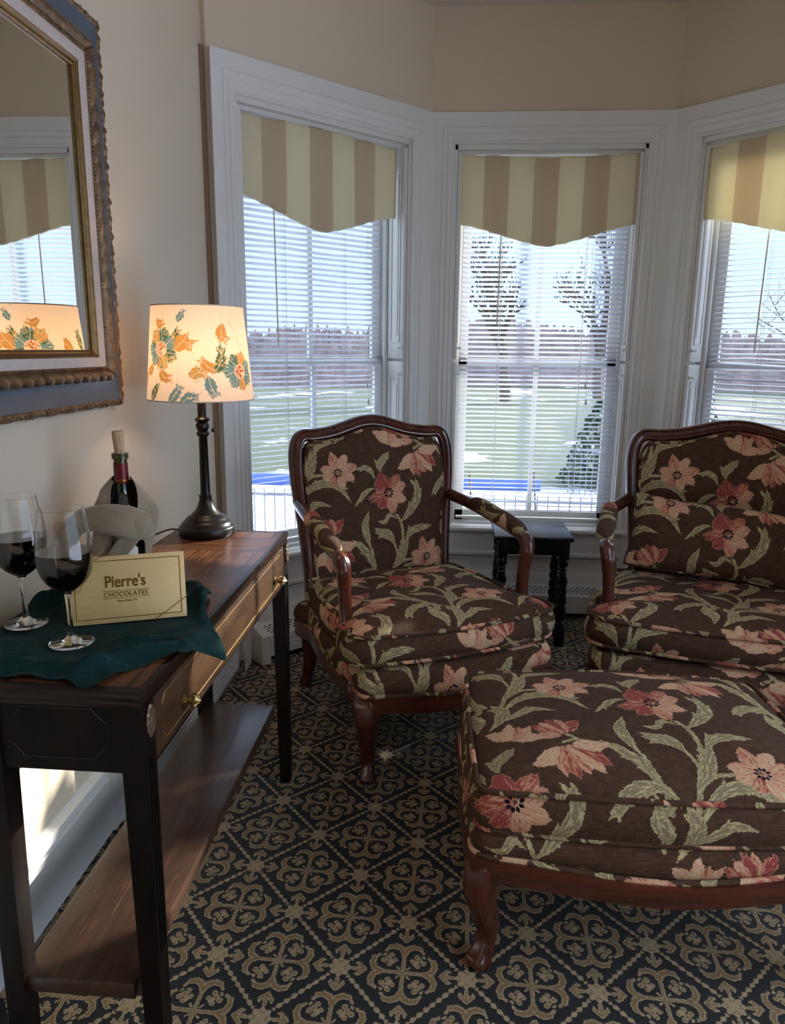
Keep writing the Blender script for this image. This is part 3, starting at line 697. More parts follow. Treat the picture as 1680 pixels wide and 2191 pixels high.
def make_window(idx, o2, rz, L, s0, s1, blindx, valx, name, wand, cords, tilt, tass):
    w = empty('window_%d' % idx, (o2[0], o2[1], 0), rz); tag(w, kind='structure')
    cs = (L - s1) / .106
    path = [(s0, .0), (s0, WZ1), (s1, WZ1), (s1, .0)]
    V, F = mitred(path, CAS)
    V = np.array(V); r = V[:, 0] > s1; V[r, 0] = s1 + (V[r, 0] - s1) * (L - s1 - .002) / .106; l = V[:, 0] < s0; V[l, 0] = s0 - (s0 - V[l, 0]) * (s0 - .002) / .106
    t = V[:, 2] > WZ1; V[t, 2] = WZ1 + (V[t, 2] - WZ1) * .127 / .106
    mb = MB(); mb.add(V, F); mb.build('casing', M['trim'], w, True, 25)
    # jamb linings, head, stool, apron, panel
    mb = MB(); mb.box(s0 - .004, s0 + .012, 0, TH, WZ0, WZ1); mb.box(s1 - .012, s1 + .004, 0, TH, WZ0, WZ1); mb.box(s0, s1, 0, TH, WZ1 - .02, WZ1)
    mb.box(s0, s1, .03, .05, WZ1 - .035, WZ1 - .02); mb.build('jamb', M['trim'], w)
    mb = MB(); mb.box(s0 - .004, s1 + .004, -.012, TH, WZ0 - .03, WZ0 + .006, .004); mb.box(s0 - .03, s1 + .03, -.045, .0, WZ0 - .012, WZ0 + .006, .005); mb.build('sill', M['trim'], w)
    mb = MB()
    mb.box(s0, s1, -.016, .01, .30, WZ0 - .012, .003); mb.box(s0, s1, -.034, .01, .285, .305, .005); mb.box(s0, s1, -.010, .01, .20, .285); mb.box(s0, s1, -.018, .01, .265, .276, .003)
    mb.box(s0, s1, -.024, .01, .0, .2, .003); mb.build('apron', M['trim'], w)
    # window box + sashes
    fr = MB(); fr.box(s0, s0 + .035, .118, TH, WZ0, WZ1); fr.box(s1 - .035, s1, .118, TH, WZ0, WZ1); fr.box(s0, s1, .118, TH, WZ1 - .05, WZ1); fr.box(s0 + .035, s0 + .045, .118, .13, WZ0, WZ1); fr.box(s1 - .045, s1 - .035, .118, .13, WZ0, WZ1)
    fr.build('window_frame', M['trim'], w)
    a, b = s0 + .035, s1 - .035; zm = 1.215; mid = (a + b) / 2
    for k, (z0, z1, y) in enumerate(((WZ0 + .006, zm + .022, .134), (zm - .012, WZ1 - .03, .156))):
        sh = MB(); sh.box(a, a + .052, y, y + .02, z0, z1, .003); sh.box(b - .052, b, y, y + .02, z0, z1, .003); sh.box(a, b, y, y + .02, z0, z0 + (.055 if k == 0 else .034), .003); sh.box(a, b, y, y + .02, z1 - .034, z1, .003)
        sh.box(mid - .011, mid + .011, y + .002, y + .018, z0 + .03, z1 - .03)
        s_ = sh.build('sash', M['trim'], w)
        g = MB(); g.box(a + .05, b - .05, y + .009, y + .012, z0 + .03, z1 - .03); g.build('pane', M['pane'], s_, False)
    # folded shutters on both jambs with knobs
    for side in (0, 1):
        for z0, z1, zk in ((WZ0 + .009, 1.222, 1.165), (1.234, WZ1 - .034, 1.285)):
            mb = MB(); x0, x1 = (s0 + .013, s0 + .030) if side == 0 else (s1 - .030, s1 - .013); xf = x1 if side == 0 else x0; sg = 1 if side == 0 else -1
            mb.box(x0, x1, .006, .112, z0, z1, .002)
            for (ya, yb, za, zb) in ((.028, .033, z0 + .075, z1 - .075), (.085, .090, z0 + .075, z1 - .075)): mb.box(min(xf, xf + sg * .004), max(xf, xf + sg * .004), ya, yb, za, zb, .001)
            for zz in (z0 + .075, z1 - .08): mb.box(min(xf, xf + sg * .004), max(xf, xf + sg * .004), .028, .09, zz, zz + .005, .001)
            mb.box(min(xf, xf + sg * .003), max(xf, xf + sg * .003), .042, .077, z0 + .105, z1 - .105, .001)
            s_ = mb.build('shutter', M['trim'], w)
            kb = MB(); Mx = Matrix.Translation((xf, .020, zk)) @ Matrix.Rotation(sg * PI / 2, 4, 'Y')
            kb.lathe([(.0, 0), (.009, 0), (.009, .002), (.004, .004), (.004, .011), (.0095, .014), (.010, .017), (.006, .019), (.002, .022), (0, .022)], 16, M=Mx); kb.build('knob', M['white'], s_)
    # venetian blind: a thing of its own
    bl = empty('venetian_blind', (o2[0], o2[1], 0), rz); bx0, bx1 = blindx; yb = .092
    tag(bl, name[0], 'blind', 'white venetian blinds in the bay windows')
    mb = MB(); mb.box(bx0, bx1, yb - .013, yb + .013, 2.085, 2.115, .002); mb.build('headrail', M['white'], bl)
    z = 2.07; V = []; F = []; wd = .0125; R = random.Random(idx); tl = math.radians(tilt)
    zs = []
    while z > .475: zs.append(z); z -= .0222
    for kk, z in enumerate(zs):
        tt = tl + math.radians(R.uniform(-1.2, 1.2)); sag = R.uniform(-.001, .001); nseg = 10; pr = []
        odd = R.random() < .05
        for q in np.linspace(-1, 1, 5):
            yy = q * wd; zz = .0016 * (1 - q * q); pr.append((yy * math.cos(tt) - zz * math.sin(tt) * 0, -yy * math.sin(tt) + zz))
        b0 = len(V)
        for u in np.linspace(0, 1, nseg):
            x = bx0 + u * (bx1 - bx0); dz = sag * math.sin(PI * u) + (.004 * math.sin(PI * u * 3 + kk) * (1 if odd else 0)) + .0006 * math.sin(u * 7 + kk * 1.7)
            for (py, pz) in pr: V.append((x, yb + py, z + pz + dz))
        for i in range(nseg - 1):
            for k in range(4): F.append((b0 + i * 5 + k, b0 + (i + 1) * 5 + k, b0 + (i + 1) * 5 + k + 1, b0 + i * 5 + k + 1))
    fast_mesh('slats', V, F, M['slat'], bl, True)
    mb = MB(); mb.box(bx0, bx1, yb - .012, yb + .012, .448, .458, .003); mb.build('bottom_rail', M['white'], bl)
    for f in cords:
        mb = MB(); x = bx0 + f * (bx1 - bx0)
        for yo in (-.013, .013): mb.tube([(x, yb + yo, 2.09), (x, yb + yo, .455)], .0007, 5)
        mb.tube([(x + .006, yb, 2.09), (x + .006, yb, .455)], .0006, 5)
        for z in zs: mb.box(x - .0012, x + .0012, yb - .013, yb + .013, z - .0015 , z - .0008)
        mb.build('ladder_cord', M['cord'], bl)
    mb = MB(); mb.tube([(wand[0], yb - .026, 2.08), (wand[0] + wand[2], yb - .028, wand[1])], .0032, 8); mb.build('wand', simple_wand, bl)
    mb = MB()
    for k, dx in enumerate((-.003, .003)): mb.tube(spline([(tass[0] + dx, yb - .018, 2.08), (tass[0] + dx * 3, yb - .02, 1.5), (tass[0] + dx, yb - .02, tass[1] + .02)], 5), .0007, 5)
    for k, zz in enumerate((tass[1], tass[1] - .075)): 
        mb.lathe([(0, .028), (.002, .027), (.003, .02), (.0065, .002), (.006, 0), (0, 0)], 10, c=(tass[0] + (.006 if k else -.002), yb - .02, zz))
    mb.tube([(tass[0] + .005, yb - .02, tass[1] + .05), (tass[0] + .006, yb - .02, tass[1] - .05)], .0006, 5)
    mb.build('cord_tassel', M['cord'], bl)
    # valance: padded shaped pelmet with returns
    vx0, vx1 = valx; vc = (vx0 + vx1) / 2; rc = math.cos(rz); rs = math.sin(rz)
    va = empty('valance', (o2[0] + rc * vc, o2[1] + rs * vc, 1.9), rz); tag(va, name[1], 'valance', 'striped silk valances')
    nu, nv = 120, 48; hw = (vx1 - vx0) / 2; ztop = 2.128 - 1.9; zs_ = 1.842 - 1.9; zp = 1.742 - 1.9; rr = random.Random(idx * 3)
    ph = [rr.uniform(0, 6) for _ in range(6)]
    def zbot(u): t_ = abs(u); g = .45 * .5 * (1 + math.cos(PI * t_)) + .55 * (1 - t_); return zs_ + (zp - zs_) * g
    V = []; 
    for iv in range(nv):
        for iu in range(nu):
            u = -1 + 2 * iu / (nu - 1); f = iv / (nv - 1); x = u * hw
            zt = ztop + .006 * math.sin(u * 3 + ph[0]) + .002 * math.sin(u * 17 + ph[1]); zb = zbot(u) + .0012 * math.sin(u * 40 + ph[2])
            z = zt + (zb - zt) * f
            edge = min(1, (1 - f) / .03, f / .03, (1 - abs(u)) / .012); puff = .011 * max(0, edge) ** .5
            y = .022 - puff - .0035 * math.sin(u * 5 + f * 3 + ph[3]) * f - .0035 * math.sin(u * 23 + ph[4]) * math.sin(u * 8.3 + ph[5]) * (1 - f) ** 4 - .0015 * math.sin(u * 61 + ph[1]) * (1 - f) ** 9 - .0012 * math.sin(f * 30 + u * 9) * (.0 + (f < .12) + (f > .93))
            V.append((x, y, z))
    F = grid_faces(nv, nu)
    V = np.array(V); nb = len(V)
    Vb = V.copy(); Vb[:, 1] = .034; V2 = np.vstack([V, Vb]); F2 = grid_faces(nv, nu)[:, ::-1] + nb
    idxs = list(range(nu)) + [k * nu + nu - 1 for k in range(1, nv)] + list(range(nv * nu - 2, (nv - 1) * nu - 1, -1)) + [k * nu for k in range(nv - 2, 0, -1)]
    Fs = np.array([(idxs[k], idxs[(k + 1) % len(idxs)], idxs[(k + 1) % len(idxs)] + nb, idxs[k] + nb) for k in range(len(idxs))])
    fast_mesh('front_panel', V2, np.vstack([F, F2, Fs]), M['valance'], va, True, 50)
    for sgn in (-1, 1):
        mb = MB(); x = sgn * hw; mb.box(min(x, x - sgn * .012), max(x, x - sgn * .012), .03, .082, zs_ + .004, ztop - .002, .004); mb.build('return_panel', M['valance'], va)
    return w
simple_wand = simple('clear_wand', srgb(214, 206, 188), .25)
make_window(1, *WINS[0][1:], (.168, .868), (.123, .905), ('white venetian blind in the left angled window behind the lamp', 'gold and tan striped valance in the left angled window near the lamp'), (.30, 1.28, .012), (.28, .72), 20, (.79, 1.10))
make_window(2, *WINS[1][1:], (.156, .908), (.112, .952), ('white venetian blind in the middle window above the small black table', 'gold and tan striped valance over the middle window'), (.33, 1.395, -.006), (.24, .76), 25, (.76, 1.10))
make_window(3, *WINS[2][1:], (.205, .93), (.150, .99), ('white venetian blind in the right angled window behind the loveseat', 'gold and tan striped valance in the right angled window, cut by the picture edge'), (.42, 1.28, -.01), (.30, .75), -20, (.8, 1.10))

# brown corner strip where the casing meets the left wall, baseboards
mb = MB(); mb.box(-.0, .012, 0, .03, 0, 2.30, .003); st = mb.build('trim_1', simple('brown_strip', srgb(132, 106, 82), .6), None); st.location = (XL - .001, 2.778, 0); tag(st, kind='structure')
def baseboard(name, y0, y1):
    mb = MB(); pr = [(0, 0), (.022, 0), (.022, .155), (.018, .160), (.018, .172), (.028, .176), (.028, .196), (.012, .200), (.006, .203), (0, .203)]
    V = [(XL + a, y, z) for y in (y0, y1) for a, z in pr]; n = len(pr)
    mb.add(V, [(k, (k + 1) % n, n + (k + 1) % n, n + k) for k in range(n)] + [tuple(range(n)), tuple(range(n, 2 * n))[::-1]])
    tag(mb.build(name, M['trim'], None, True, 25), kind='structure')
baseboard('baseboard_left', -2.6, 1.70)
mb = MB(); mb.box(XL, XL + .030, 1.70, 1.79, 0, .62, .004); mb.box(XL, XL + .036, 1.745, 1.752, .0, .62, .002); tag(mb.build('trim_2', M['trim'], None), kind='structure')
mb = MB(); mb.box(XR - .02, XR, -2.6, 2.8, 0, .2, .004); tag(mb.build('baseboard_right', M['trim'], None), kind='structure')
# unseen plain-framed window, added and widened to bring in fill light
for k, (o2, rz, a, b, z0, z1) in enumerate((((XR, 2.82), -PI / 2, 1.25, 3.95, .12, 2.45),)):
    w = empty('window_%d' % (4 + k), (o2[0], o2[1], 0), rz); tag(w, kind='structure')
    V, F = mitred([(a, z0), (a, z1), (b, z1), (b, z0)], CAS, True); mb = MB(); mb.add(V, F); mb.build('casing', M['trim'], w, True, 25)
    mb = MB()
    for x in (a, (a + b) / 2 - .02, b - .04): mb.box(x, x + .04, .12, .15, z0, z1)
    for z in (z0, (z0 + z1) / 2 - .02, z1 - .04): mb.box(a, b, .12, .15, z, z + .04)
    mb.build('sash', M['trim'], w); mb = MB(); mb.box(a + .01, b - .01, .134, .137, z0 + .01, z1 - .01); mb.build('pane', M['pane'], w, False)
    # bare glass, sky and sun fill come straight in
# heaters
def heater(label, loc, rz, L, ends=(1, 1)):
    h = empty('baseboard_heater', loc, rz); tag(h, label, 'heater', 'baseboard heaters around the bay')
    # local x along, y from front face (0) to the wall (+), z up
    D = .085; mb = MB()
    pr = [(0, .028), (0, .112), (.004, .118), (D, .150), (D, .03)]
    V = [(x, a, z) for x in (0, L) for a, z in pr]; n = len(pr)
    mb.add(V, [(k, (k + 1) % n, n + (k + 1) % n, n + k) for k in range(n)] + [tuple(range(n)), tuple(range(n, 2 * n))[::-1]])
    mb.build('cover', M['heater'], h, False)
    mb = MB()
    for z in (.050, .070, .092): mb.box(.01, L - .01, -.0018, .001, z, z + .0022)
    mb.build('ridges', M['heatwhite'], h, False)
    mb = MB(); mb.box(.0, L, .02, D, .0, .03); mb.build('toe_shade', M['dark'], h, False)  # near-black block stands in for the shade under the cover
    for k in (0, 1):
        if ends[k]:
            x = -.012 if k == 0 else L - .028; mb = MB(); pr2 = [(-.004, .0), (-.004, .120), (.002, .126), (D, .157), (D, .0)]
            V = [(xx, a, z) for xx in (x, x + .04) for a, z in pr2]; mb.add(V, [(k2, (k2 + 1) % 5, 5 + (k2 + 1) % 5, 5 + k2) for k2 in range(5)] + [tuple(range(5)), tuple(range(5, 10))[::-1]])
            mb.build('end_cap', M['heatwhite'], h, False)
    return h
HB = .03
heater('white baseboard heater with a slotted top under the middle window', (-.094 + .10, 3.578 - .115, 0), 0, .867)
u45 = np.array([math.cos(PI / 4), math.sin(PI / 4)]); n45 = np.array([math.sin(PI / 4), -math.cos(PI / 4)])
p = A2 + u45 * .10 + n45 * .115; heater('white baseboard heater with a slotted top behind the far legs of the console', (p[0], p[1], 0), PI / 4, .86)
h4 = heater('long white baseboard heater along the left wall behind the console shelf', (XL + .090, 1.80, 0), PI / 2, .90, (1, 0))
# loose end cover of that heater, hanging askew
mb = MB(); pr = [(-.006, .205), (.034, .215), (.030, .03), (.004, -.005)]
mb.add([(a, y, z) for y in (0, .004) for a, z in pr], [(0, 1, 2, 3), (7, 6, 5, 4), (0, 4, 5, 1), (1, 5, 6, 2), (2, 6, 7, 3), (3, 7, 4, 0)])
o = mb.build('loose_end_cover', M['heatwhite'], None, False); o.location = (XL + .105, 2.715, .006); o.rotation_euler = (0, 0, .5); tag(o, 'loose white heater end cover leaning in the corner behind the console', 'cover')

# ------------------------------------------------------------------ upholstered armchair family
RAILP = [(.5 * math.cos(a) , .5 * math.sin(a)) for a in np.linspace(0, 2 * PI, 14, endpoint=False)]
def molded(wd, dp):
    """carved frame section: a = outward in plane, b = towards the viewer (+)"""
    return [(-wd * .5, -dp * .45), (wd * .42, -dp * .45), (wd * .5, -dp * .25), (wd * .5, dp * .12), (wd * .44, dp * .30), (wd * .36, dp * .38), (wd * .30, dp * .30), (wd * .22, dp * .40), (wd * .05, dp * .50), (-wd * .12, dp * .46), (-wd * .2, dp * .34), (-wd * .30, dp * .36), (-wd * .42, dp * .28), (-wd * .5, dp * .15)]

def make_bergere(name, hw, label, cat, back_hw, pat_back, pat_seat, pat_base, arm_hw, cush_hw, depth=1.0):
    """origin on the floor under the middle, -Y is the front"""
    t = empty(name); tag(t, label, cat)
    yb = lambda z: .315 + (z - .36) * .13
    # back frame
    h = back_hw
    half = [(h * .89, .27), (h * .90, .36), (h * .91, .50), (h * .945, .64), (h * .985, .76), (h * 1.0, .86), (h * .985, .925), (h * .93, .968), (h * .84, .985), (h * .70, .985), (h * .50, .993), (h * .33, 1.008), (h * .16, 1.024), (0, 1.030)]
    pts = half + [(-x, z) for x, z in half[-2::-1]]
    P2 = spline(pts, 5); P3 = np.array([(x, yb(z) - .028 * (x / h) ** 2, z) for x, z in P2])
    tang = np.gradient(P3, axis=0); inward = np.array([(-x * .6, 0, .62 - z) for x, _, z in P3]); ups = -inward
    mb = MB(); pr = [(a, b) for a, b in molded(.046, .05)]
    mb.sweep(P3 - 0, [(a - .020, -b) for a, b in pr], ups=ups, closed=False); bf = mb.build('back_frame', M['mahogany'], t, True, 40)
    # upholstered back panel
    inn = [(x * (1 - .042 / h * 1.0), z) for x, z in P2]; inn = np.array([(np.sign(x) * max(abs(x) - .0, 0), z - .040) for x, z in inn]); inn = inn[inn[:, 1] > .40]
    O = np.vstack([inn, [(inn[-1, 0], .40), (0, .40), (inn[0, 0], .40)]]); O = resample(O, .004)
    ctr = np.array([0, .70]); nr = 95; r = np.linspace(.004, 1, nr)
    X = ctr + r[:, None, None] * (O - ctr)[None]; u = X[..., 0]; z = X[..., 1]
    bul = .040 * (1 - r ** 4) ** .8 + .006
    Y = yb(z) - .028 * (u / h) ** 2 - .012 - bul[:, None] + .008 * (r[:, None] > .985)
    V = np.stack([u, Y, z], -1).reshape(-1, 3)
    fabric_obj('back_cushion', V, grid_faces(nr, len(O), True), X.reshape(-1, 2), t, pat_back)
    mbk = MB(); bo = resample(O, .03); mbk.add(np.vstack([[(a, yb(b_) + .022 - .028 * (a / h) ** 2, b_) for a, b_ in bo]]), [tuple(range(len(bo)))]); mbk.build('back_cover', M['fabric'], t, False)
    Ow = resample(np.array([ctr + .975 * (o_ - ctr) for o_ in O]), .008); Wp = np.array([(a, yb(b_) - .028 * (a / h) ** 2 - .024, b_) for a, b_ in Ow]); welt('piping', Wp, .0055, t, (pat_back[0], pat_back[1]))
    # seat: rail outline (serpentine front)
    f = hw; dF = .375; dB = .315
    def railz(x, y):   # wood rail drops towards the middle of each side and rises at the knees
        if y < -dF + .07: q = abs(x) / f; return .262 - .020 * math.cos(min(1, q / .78) * PI * .5) ** 1.0 * (1 if q < .78 else 0) + .0
        return .268 - .012 * math.sin(min(1, max(0, (y + dF) / (dF + dB))) * PI)
    front = [(x, -dF - .030 * math.cos(x / f * PI / 2) + .010 * math.cos(x / f * PI * 1.5) * 0) for x in np.linspace(-f * .93, f * .93, 13)]
    rail = front + [(f * .99, -dF + .02), (f * 1.0, -dF + .10), (f * .975, 0.), (f * .92, .2), (f * .88, dB)] + [(-f * .88, dB), (-f * .92, .2), (-f * .975, 0.), (-f * 1.0, -dF + .10), (-f * .99, -dF + .02)]
    RO = resample(spline(rail, 6, True), .012)
    P = np.array([(x, y, railz(x, y)) for x, y in RO]); 
    k = np.ones(5) / 5; pz = np.convolve(np.r_[P[-6:, 2], P[:, 2], P[:6, 2]], k, 'same')[6:-6]; P[:, 2] = pz
    mb = MB(); sec = [(-.030, -.012), (-.032, .004), (-.024, .010), (-.012, .008), (-.006, .013), (.006, .011), (.012, .015), (.022, .012), (.026, .004), (.026, -.012)]
    mb.sweep(P, [(a, -b) for a, b in sec], up=(0, 0, 1), closed=True); mb.build('seat_rail', M['mahoganyX'], t, True, 40)
    # lower upholstered band between rail and cushion
    RI = RO * np.array([.985, .985]); 
    co, O1, zt, zb = cushion('seat_deck', RI, t, .272, .365, .004, .022, pat_base, step=.006, zoff=lambda q: np.array([railz(a, b_) - .255 for a, b_ in q]))
    welt('piping', np.array([(a * 1.022, b_ * 1.022, railz(a, b_) + .026) for a, b_ in resample(RO, .01)]), .007, t, pat_base)
    # loose seat cushion, T shaped round the arm posts
    w = cush_hw; fr = [(x, -.365 - .040 * math.cos(x / w * PI / 2)) for x in np.linspace(-w * .86, w * .86, 11)]
    cu = fr + [(w * .985, -.335), (w * 1.0, -.29), (w * .985, -.245), (w * .91, -.225), (w * .895, -.18), (w * .90, .0), (w * .86, .20), (w * .80, .262), (w * .5, .275), (-w * .5, .275), (-w * .80, .262), (-w * .86, .20), (-w * .90, .0), (-w * .895, -.18), (-w * .91, -.225), (-w * .985, -.245), (-w * 1.0, -.29), (-w * .985, -.335)]
    CO = spline(cu, 6, True)
    dip = lambda X_, Y_, r_: -.010 * np.exp(-((X_ / (w * .5)) ** 2 + ((Y_ + .02) / .14) ** 2)) + .010 * np.exp(-((Y_ + .30) / .09) ** 2) * (1 - r_ ** 6) + .004 * np.sin(X_ * 19 + Y_ * 11) * (1 - r_ ** 8)
    co, O1, zt, zb = cushion('seat_cushion', CO, t, .372, .458, .034, .016, pat_seat, step=.0036, front=0, dip=dip, tilt=-.03)
    Op = resample(O1, .006); tl = lambda q, z: np.array([(a, b_, z - .03 * (b_ - O1.mean(0)[1]) + .004 * math.sin(a * 19 + b_ * 11) * 0) for a, b_ in q])
    welt('piping', tl(Op * np.array([1.008, 1.010]), .4585), .0068, t, pat_seat); welt('piping', tl(Op * np.array([1.008, 1.010]), .374), .0068, t, pat_seat)
    # arms: rail, scroll, bowed post
    for s in (-1, 1):
        ah = arm_hw
        arm = spline([(s * (h * .93), yb(.70) - .01, .722), (s * (ah * .965), .16, .708), (s * ah * .995, .02, .689), (s * ah * 1.01, -.10, .672), (s * ah * 1.005, -.160, .664), (s * ah * .995, -.196, .655), (s * ah * .98, -.212, .628), (s * ah * .965, -.206, .57), (s * ah * .955, -.205, .48), (s * ah * .95, -.230, .39), (s * ah * .95, -.272, .32), (s * ah * .95, -.285, .27)], 6)
        n = len(arm); ts = np.linspace(0, 1, n)
        sc = np.interp(ts, [0, .2, .40, .48, .56, .66, .80, .9, 1], [1.2, 1.05, 1.1, 1.3, 1.28, 1.12, 1.02, 1.1, 1.3])
        pr = [(.017, -.009), (.020, .0), (.017, .009), (.012, .012), (.009, .0165), (.003, .0175), (-.003, .0165), (-.009, .0165), (-.014, .013), (-.0165, .006), (-.0165, -.006), (-.014, -.013), (-.009, -.0165), (-.003, -.0165), (.003, -.0175), (.009, -.0165), (.012, -.012)]
        T = np.gradient(arm, axis=0); T /= np.linalg.norm(T, axis=1)[:, None]; ups = np.cross(T, np.array([s * 1.0, .12, 0])) * (1 if s > 0 else 1); ups = np.where((ups[:, 2:3] < 0) & (ts[:, None] < .5), -ups, ups)
        for k_ in range(1, n):
            if ups[k_] @ ups[k_ - 1] < 0: ups[k_] = -ups[k_]
        mb = MB(); mb.sweep(arm, pr, ups=ups, scales=sc)
        # scroll bosses
        am = mb.build('arm', M['mahogany'], t, True, 45)
        mb = MB(); q = arm[int(n * .46)]; mb.lathe([(0, -.021), (.010, -.021), (.013, -.019), (.013, .019), (.010, .021), (0, .021)], 16, M=Matrix.Translation((q[0], q[1] + .004, q[2] - .004)) @ Matrix.Rotation(PI / 2, 4, 'Y')); mb.build('scroll', M['mahogany'], am)
        # padded manchette
        i0, i1 = int(n * .10), int(n * .43); pa = resample(arm[i0:i1], .004, False); m = len(pa); tt = np.linspace(-1, 1, m); pf = (1 - np.abs(tt) ** 5) ** .5 * .9 + .12
        pa = pa + np.array([0, 0, .010]); nn = 28; V = []; UV = []
        for k_ in range(m):
            for j_ in range(nn):
                a = 2 * PI * j_ / nn; V.append((pa[k_, 0] + .030 * pf[k_] * math.cos(a), pa[k_, 1] + .0, pa[k_, 2] + .027 * pf[k_] * math.sin(a) + .004)); UV.append((.030 * a + (.3 if s > 0 else .05), pa[k_, 1]))
        fabric_obj('arm_pad', np.array(V), grid_faces(m, nn, True), UV, t, (0.05, .05) if s > 0 else (.12, .12))
    # cabriole legs
    for sx in (-1, 1):
        L = spline([(sx * f * .93, -dF + .035, .285), (sx * f * .945, -dF + .022, .245), (sx * f * .95, -dF + .010, .20), (sx * f * .935, -dF + .022, .13), (sx * f * .925, -dF + .030, .075), (sx * f * .935, -dF + .020, .030), (sx * f * .945, -dF + .010, .0)], 6)
        sc = np.interp(np.linspace(0, 1, len(L)), [0, .16, .33, .55, .75, .87, .95, 1], [1.15, 1.32, 1.12, .80, .62, .74, .84, .70])
        q = [(.030 * abs(math.cos(a)) ** .7 * np.sign(math.cos(a)), .030 * abs(math.sin(a)) ** .7 * np.sign(math.sin(a))) for a in np.linspace(0, 2 * PI, 20, endpoint=False)]
        q = [(a * (1 - (.10 if k_ % 5 == 0 else 0)), b_ * (1 - (.10 if k_ % 5 == 0 else 0))) for k_, (a, b_) in enumerate(q)]
        mb = MB(); mb.sweep(L, q, up=(sx * .7, -.7, 0.1), scales=sc); mb.build('leg', M['mahogany'], t, True, 50)
        L = spline([(sx * f * .86, dB - .02, .29), (sx * f * .86, dB - .01, .22), (sx * f * .85, dB - .005, .14), (sx * f * .86, dB + .012, .07), (sx * f * .87, dB + .03, .03), (sx * f * .875, dB + .04, .0)], 6)
        sc = np.interp(np.linspace(0, 1, len(L)), [0, .3, .7, .9, 1], [1.1, 1.0, .64, .78, .7]); mb = MB(); mb.sweep(L, q, up=(sx * .7, .7, 0.1), scales=sc); mb.build('leg', M['mahogany'], t, True, 50)
    return t
ch = make_bergere('armchair', .322, 'carved mahogany armchair in brown floral tapestry, left of the small black table', 'armchair', .326, (.040, .745), (.003, .039), (.15, .12), .332, .350)
ch.location = (-.103, 2.449, 0); ch.rotation_euler = (0, 0, .478)
lv = make_bergere('loveseat', .462, 'wider carved mahogany loveseat in brown floral tapestry with a lumbar pillow on it', 'loveseat', .385, (-.002, .739), (-.06, .075), (-.10, .10), .445, .478)
lv.location = (1.007, 2.467, 0); lv.rotation_euler = (0, 0, -.21)

# lumbar pillow on the loveseat
def make_pillow():
    t = empty('lumbar_pillow'); tag(t, 'long brown floral lumbar pillow leaning against the loveseat back', 'pillow')
    hx, hz = .345, .135; nx, nz = 210, 84; Vf = []; UV = []
    for sgn in (-1, 1):
        for j in range(nz):
            for i in range(nx):
                a = -1 + 2 * i / (nx - 1); b = -1 + 2 * j / (nz - 1)
                pin = 1 - .055 * (1 - abs(a) ** 3) * abs(b) ** 2; pix = 1 - .035 * (1 - abs(b) ** 3) * abs(a) ** 2
                th = .058 * (max(0, 1 - abs(a) ** 3.2) * max(0, 1 - abs(b) ** 3.0)) ** .55
                x = a * hx * pix; z = b * hz * pin + .006 * math.sin(a * 4 + 1)
                y = sgn * th + .004 * math.sin(a * 9 + b * 4) * (1 - abs(b)) 
                Vf.append((x, y, z)); UV.append((x * sgn * -1, z))
    F = np.vstack([grid_faces(nz, nx), grid_faces(nz, nx)[:, ::-1] + nx * nz])
    fabric_obj('pillow_cover', np.array(Vf), F, UV, t, (-.02, .02))
    e = [(a * hx * (1 - .035 * (1 - abs(b) ** 3) * abs(a) ** 2), 0.004 * math.sin(a * 9 + b * 4) * (1 - abs(b)), b * hz * (1 - .055 * (1 - abs(a) ** 3) * abs(b) ** 2) + .006 * math.sin(a * 4 + 1)) for a, b in
         [(q, -1) for q in np.linspace(-1, 1, 40)] + [(1, q) for q in np.linspace(-.9, 1, 20)] + [(q, 1) for q in np.linspace(.95, -1, 40)] + [(-1, q) for q in np.linspace(.9, -.95, 20)]]
    welt('piping', e, .0048, t, (0, 0))
    return t
pl = make_pillow()
Ml = Matrix.Translation((1.007, 2.467, 0)) @ Matrix.Rotation(-.21, 4, 'Z') @ Matrix.Translation((-.02, .155, .612)) @ Matrix.Rotation(math.radians(6), 4, 'Y') @ Matrix.Rotation(math.radians(-24), 4, 'X')
pl.matrix_world = Ml

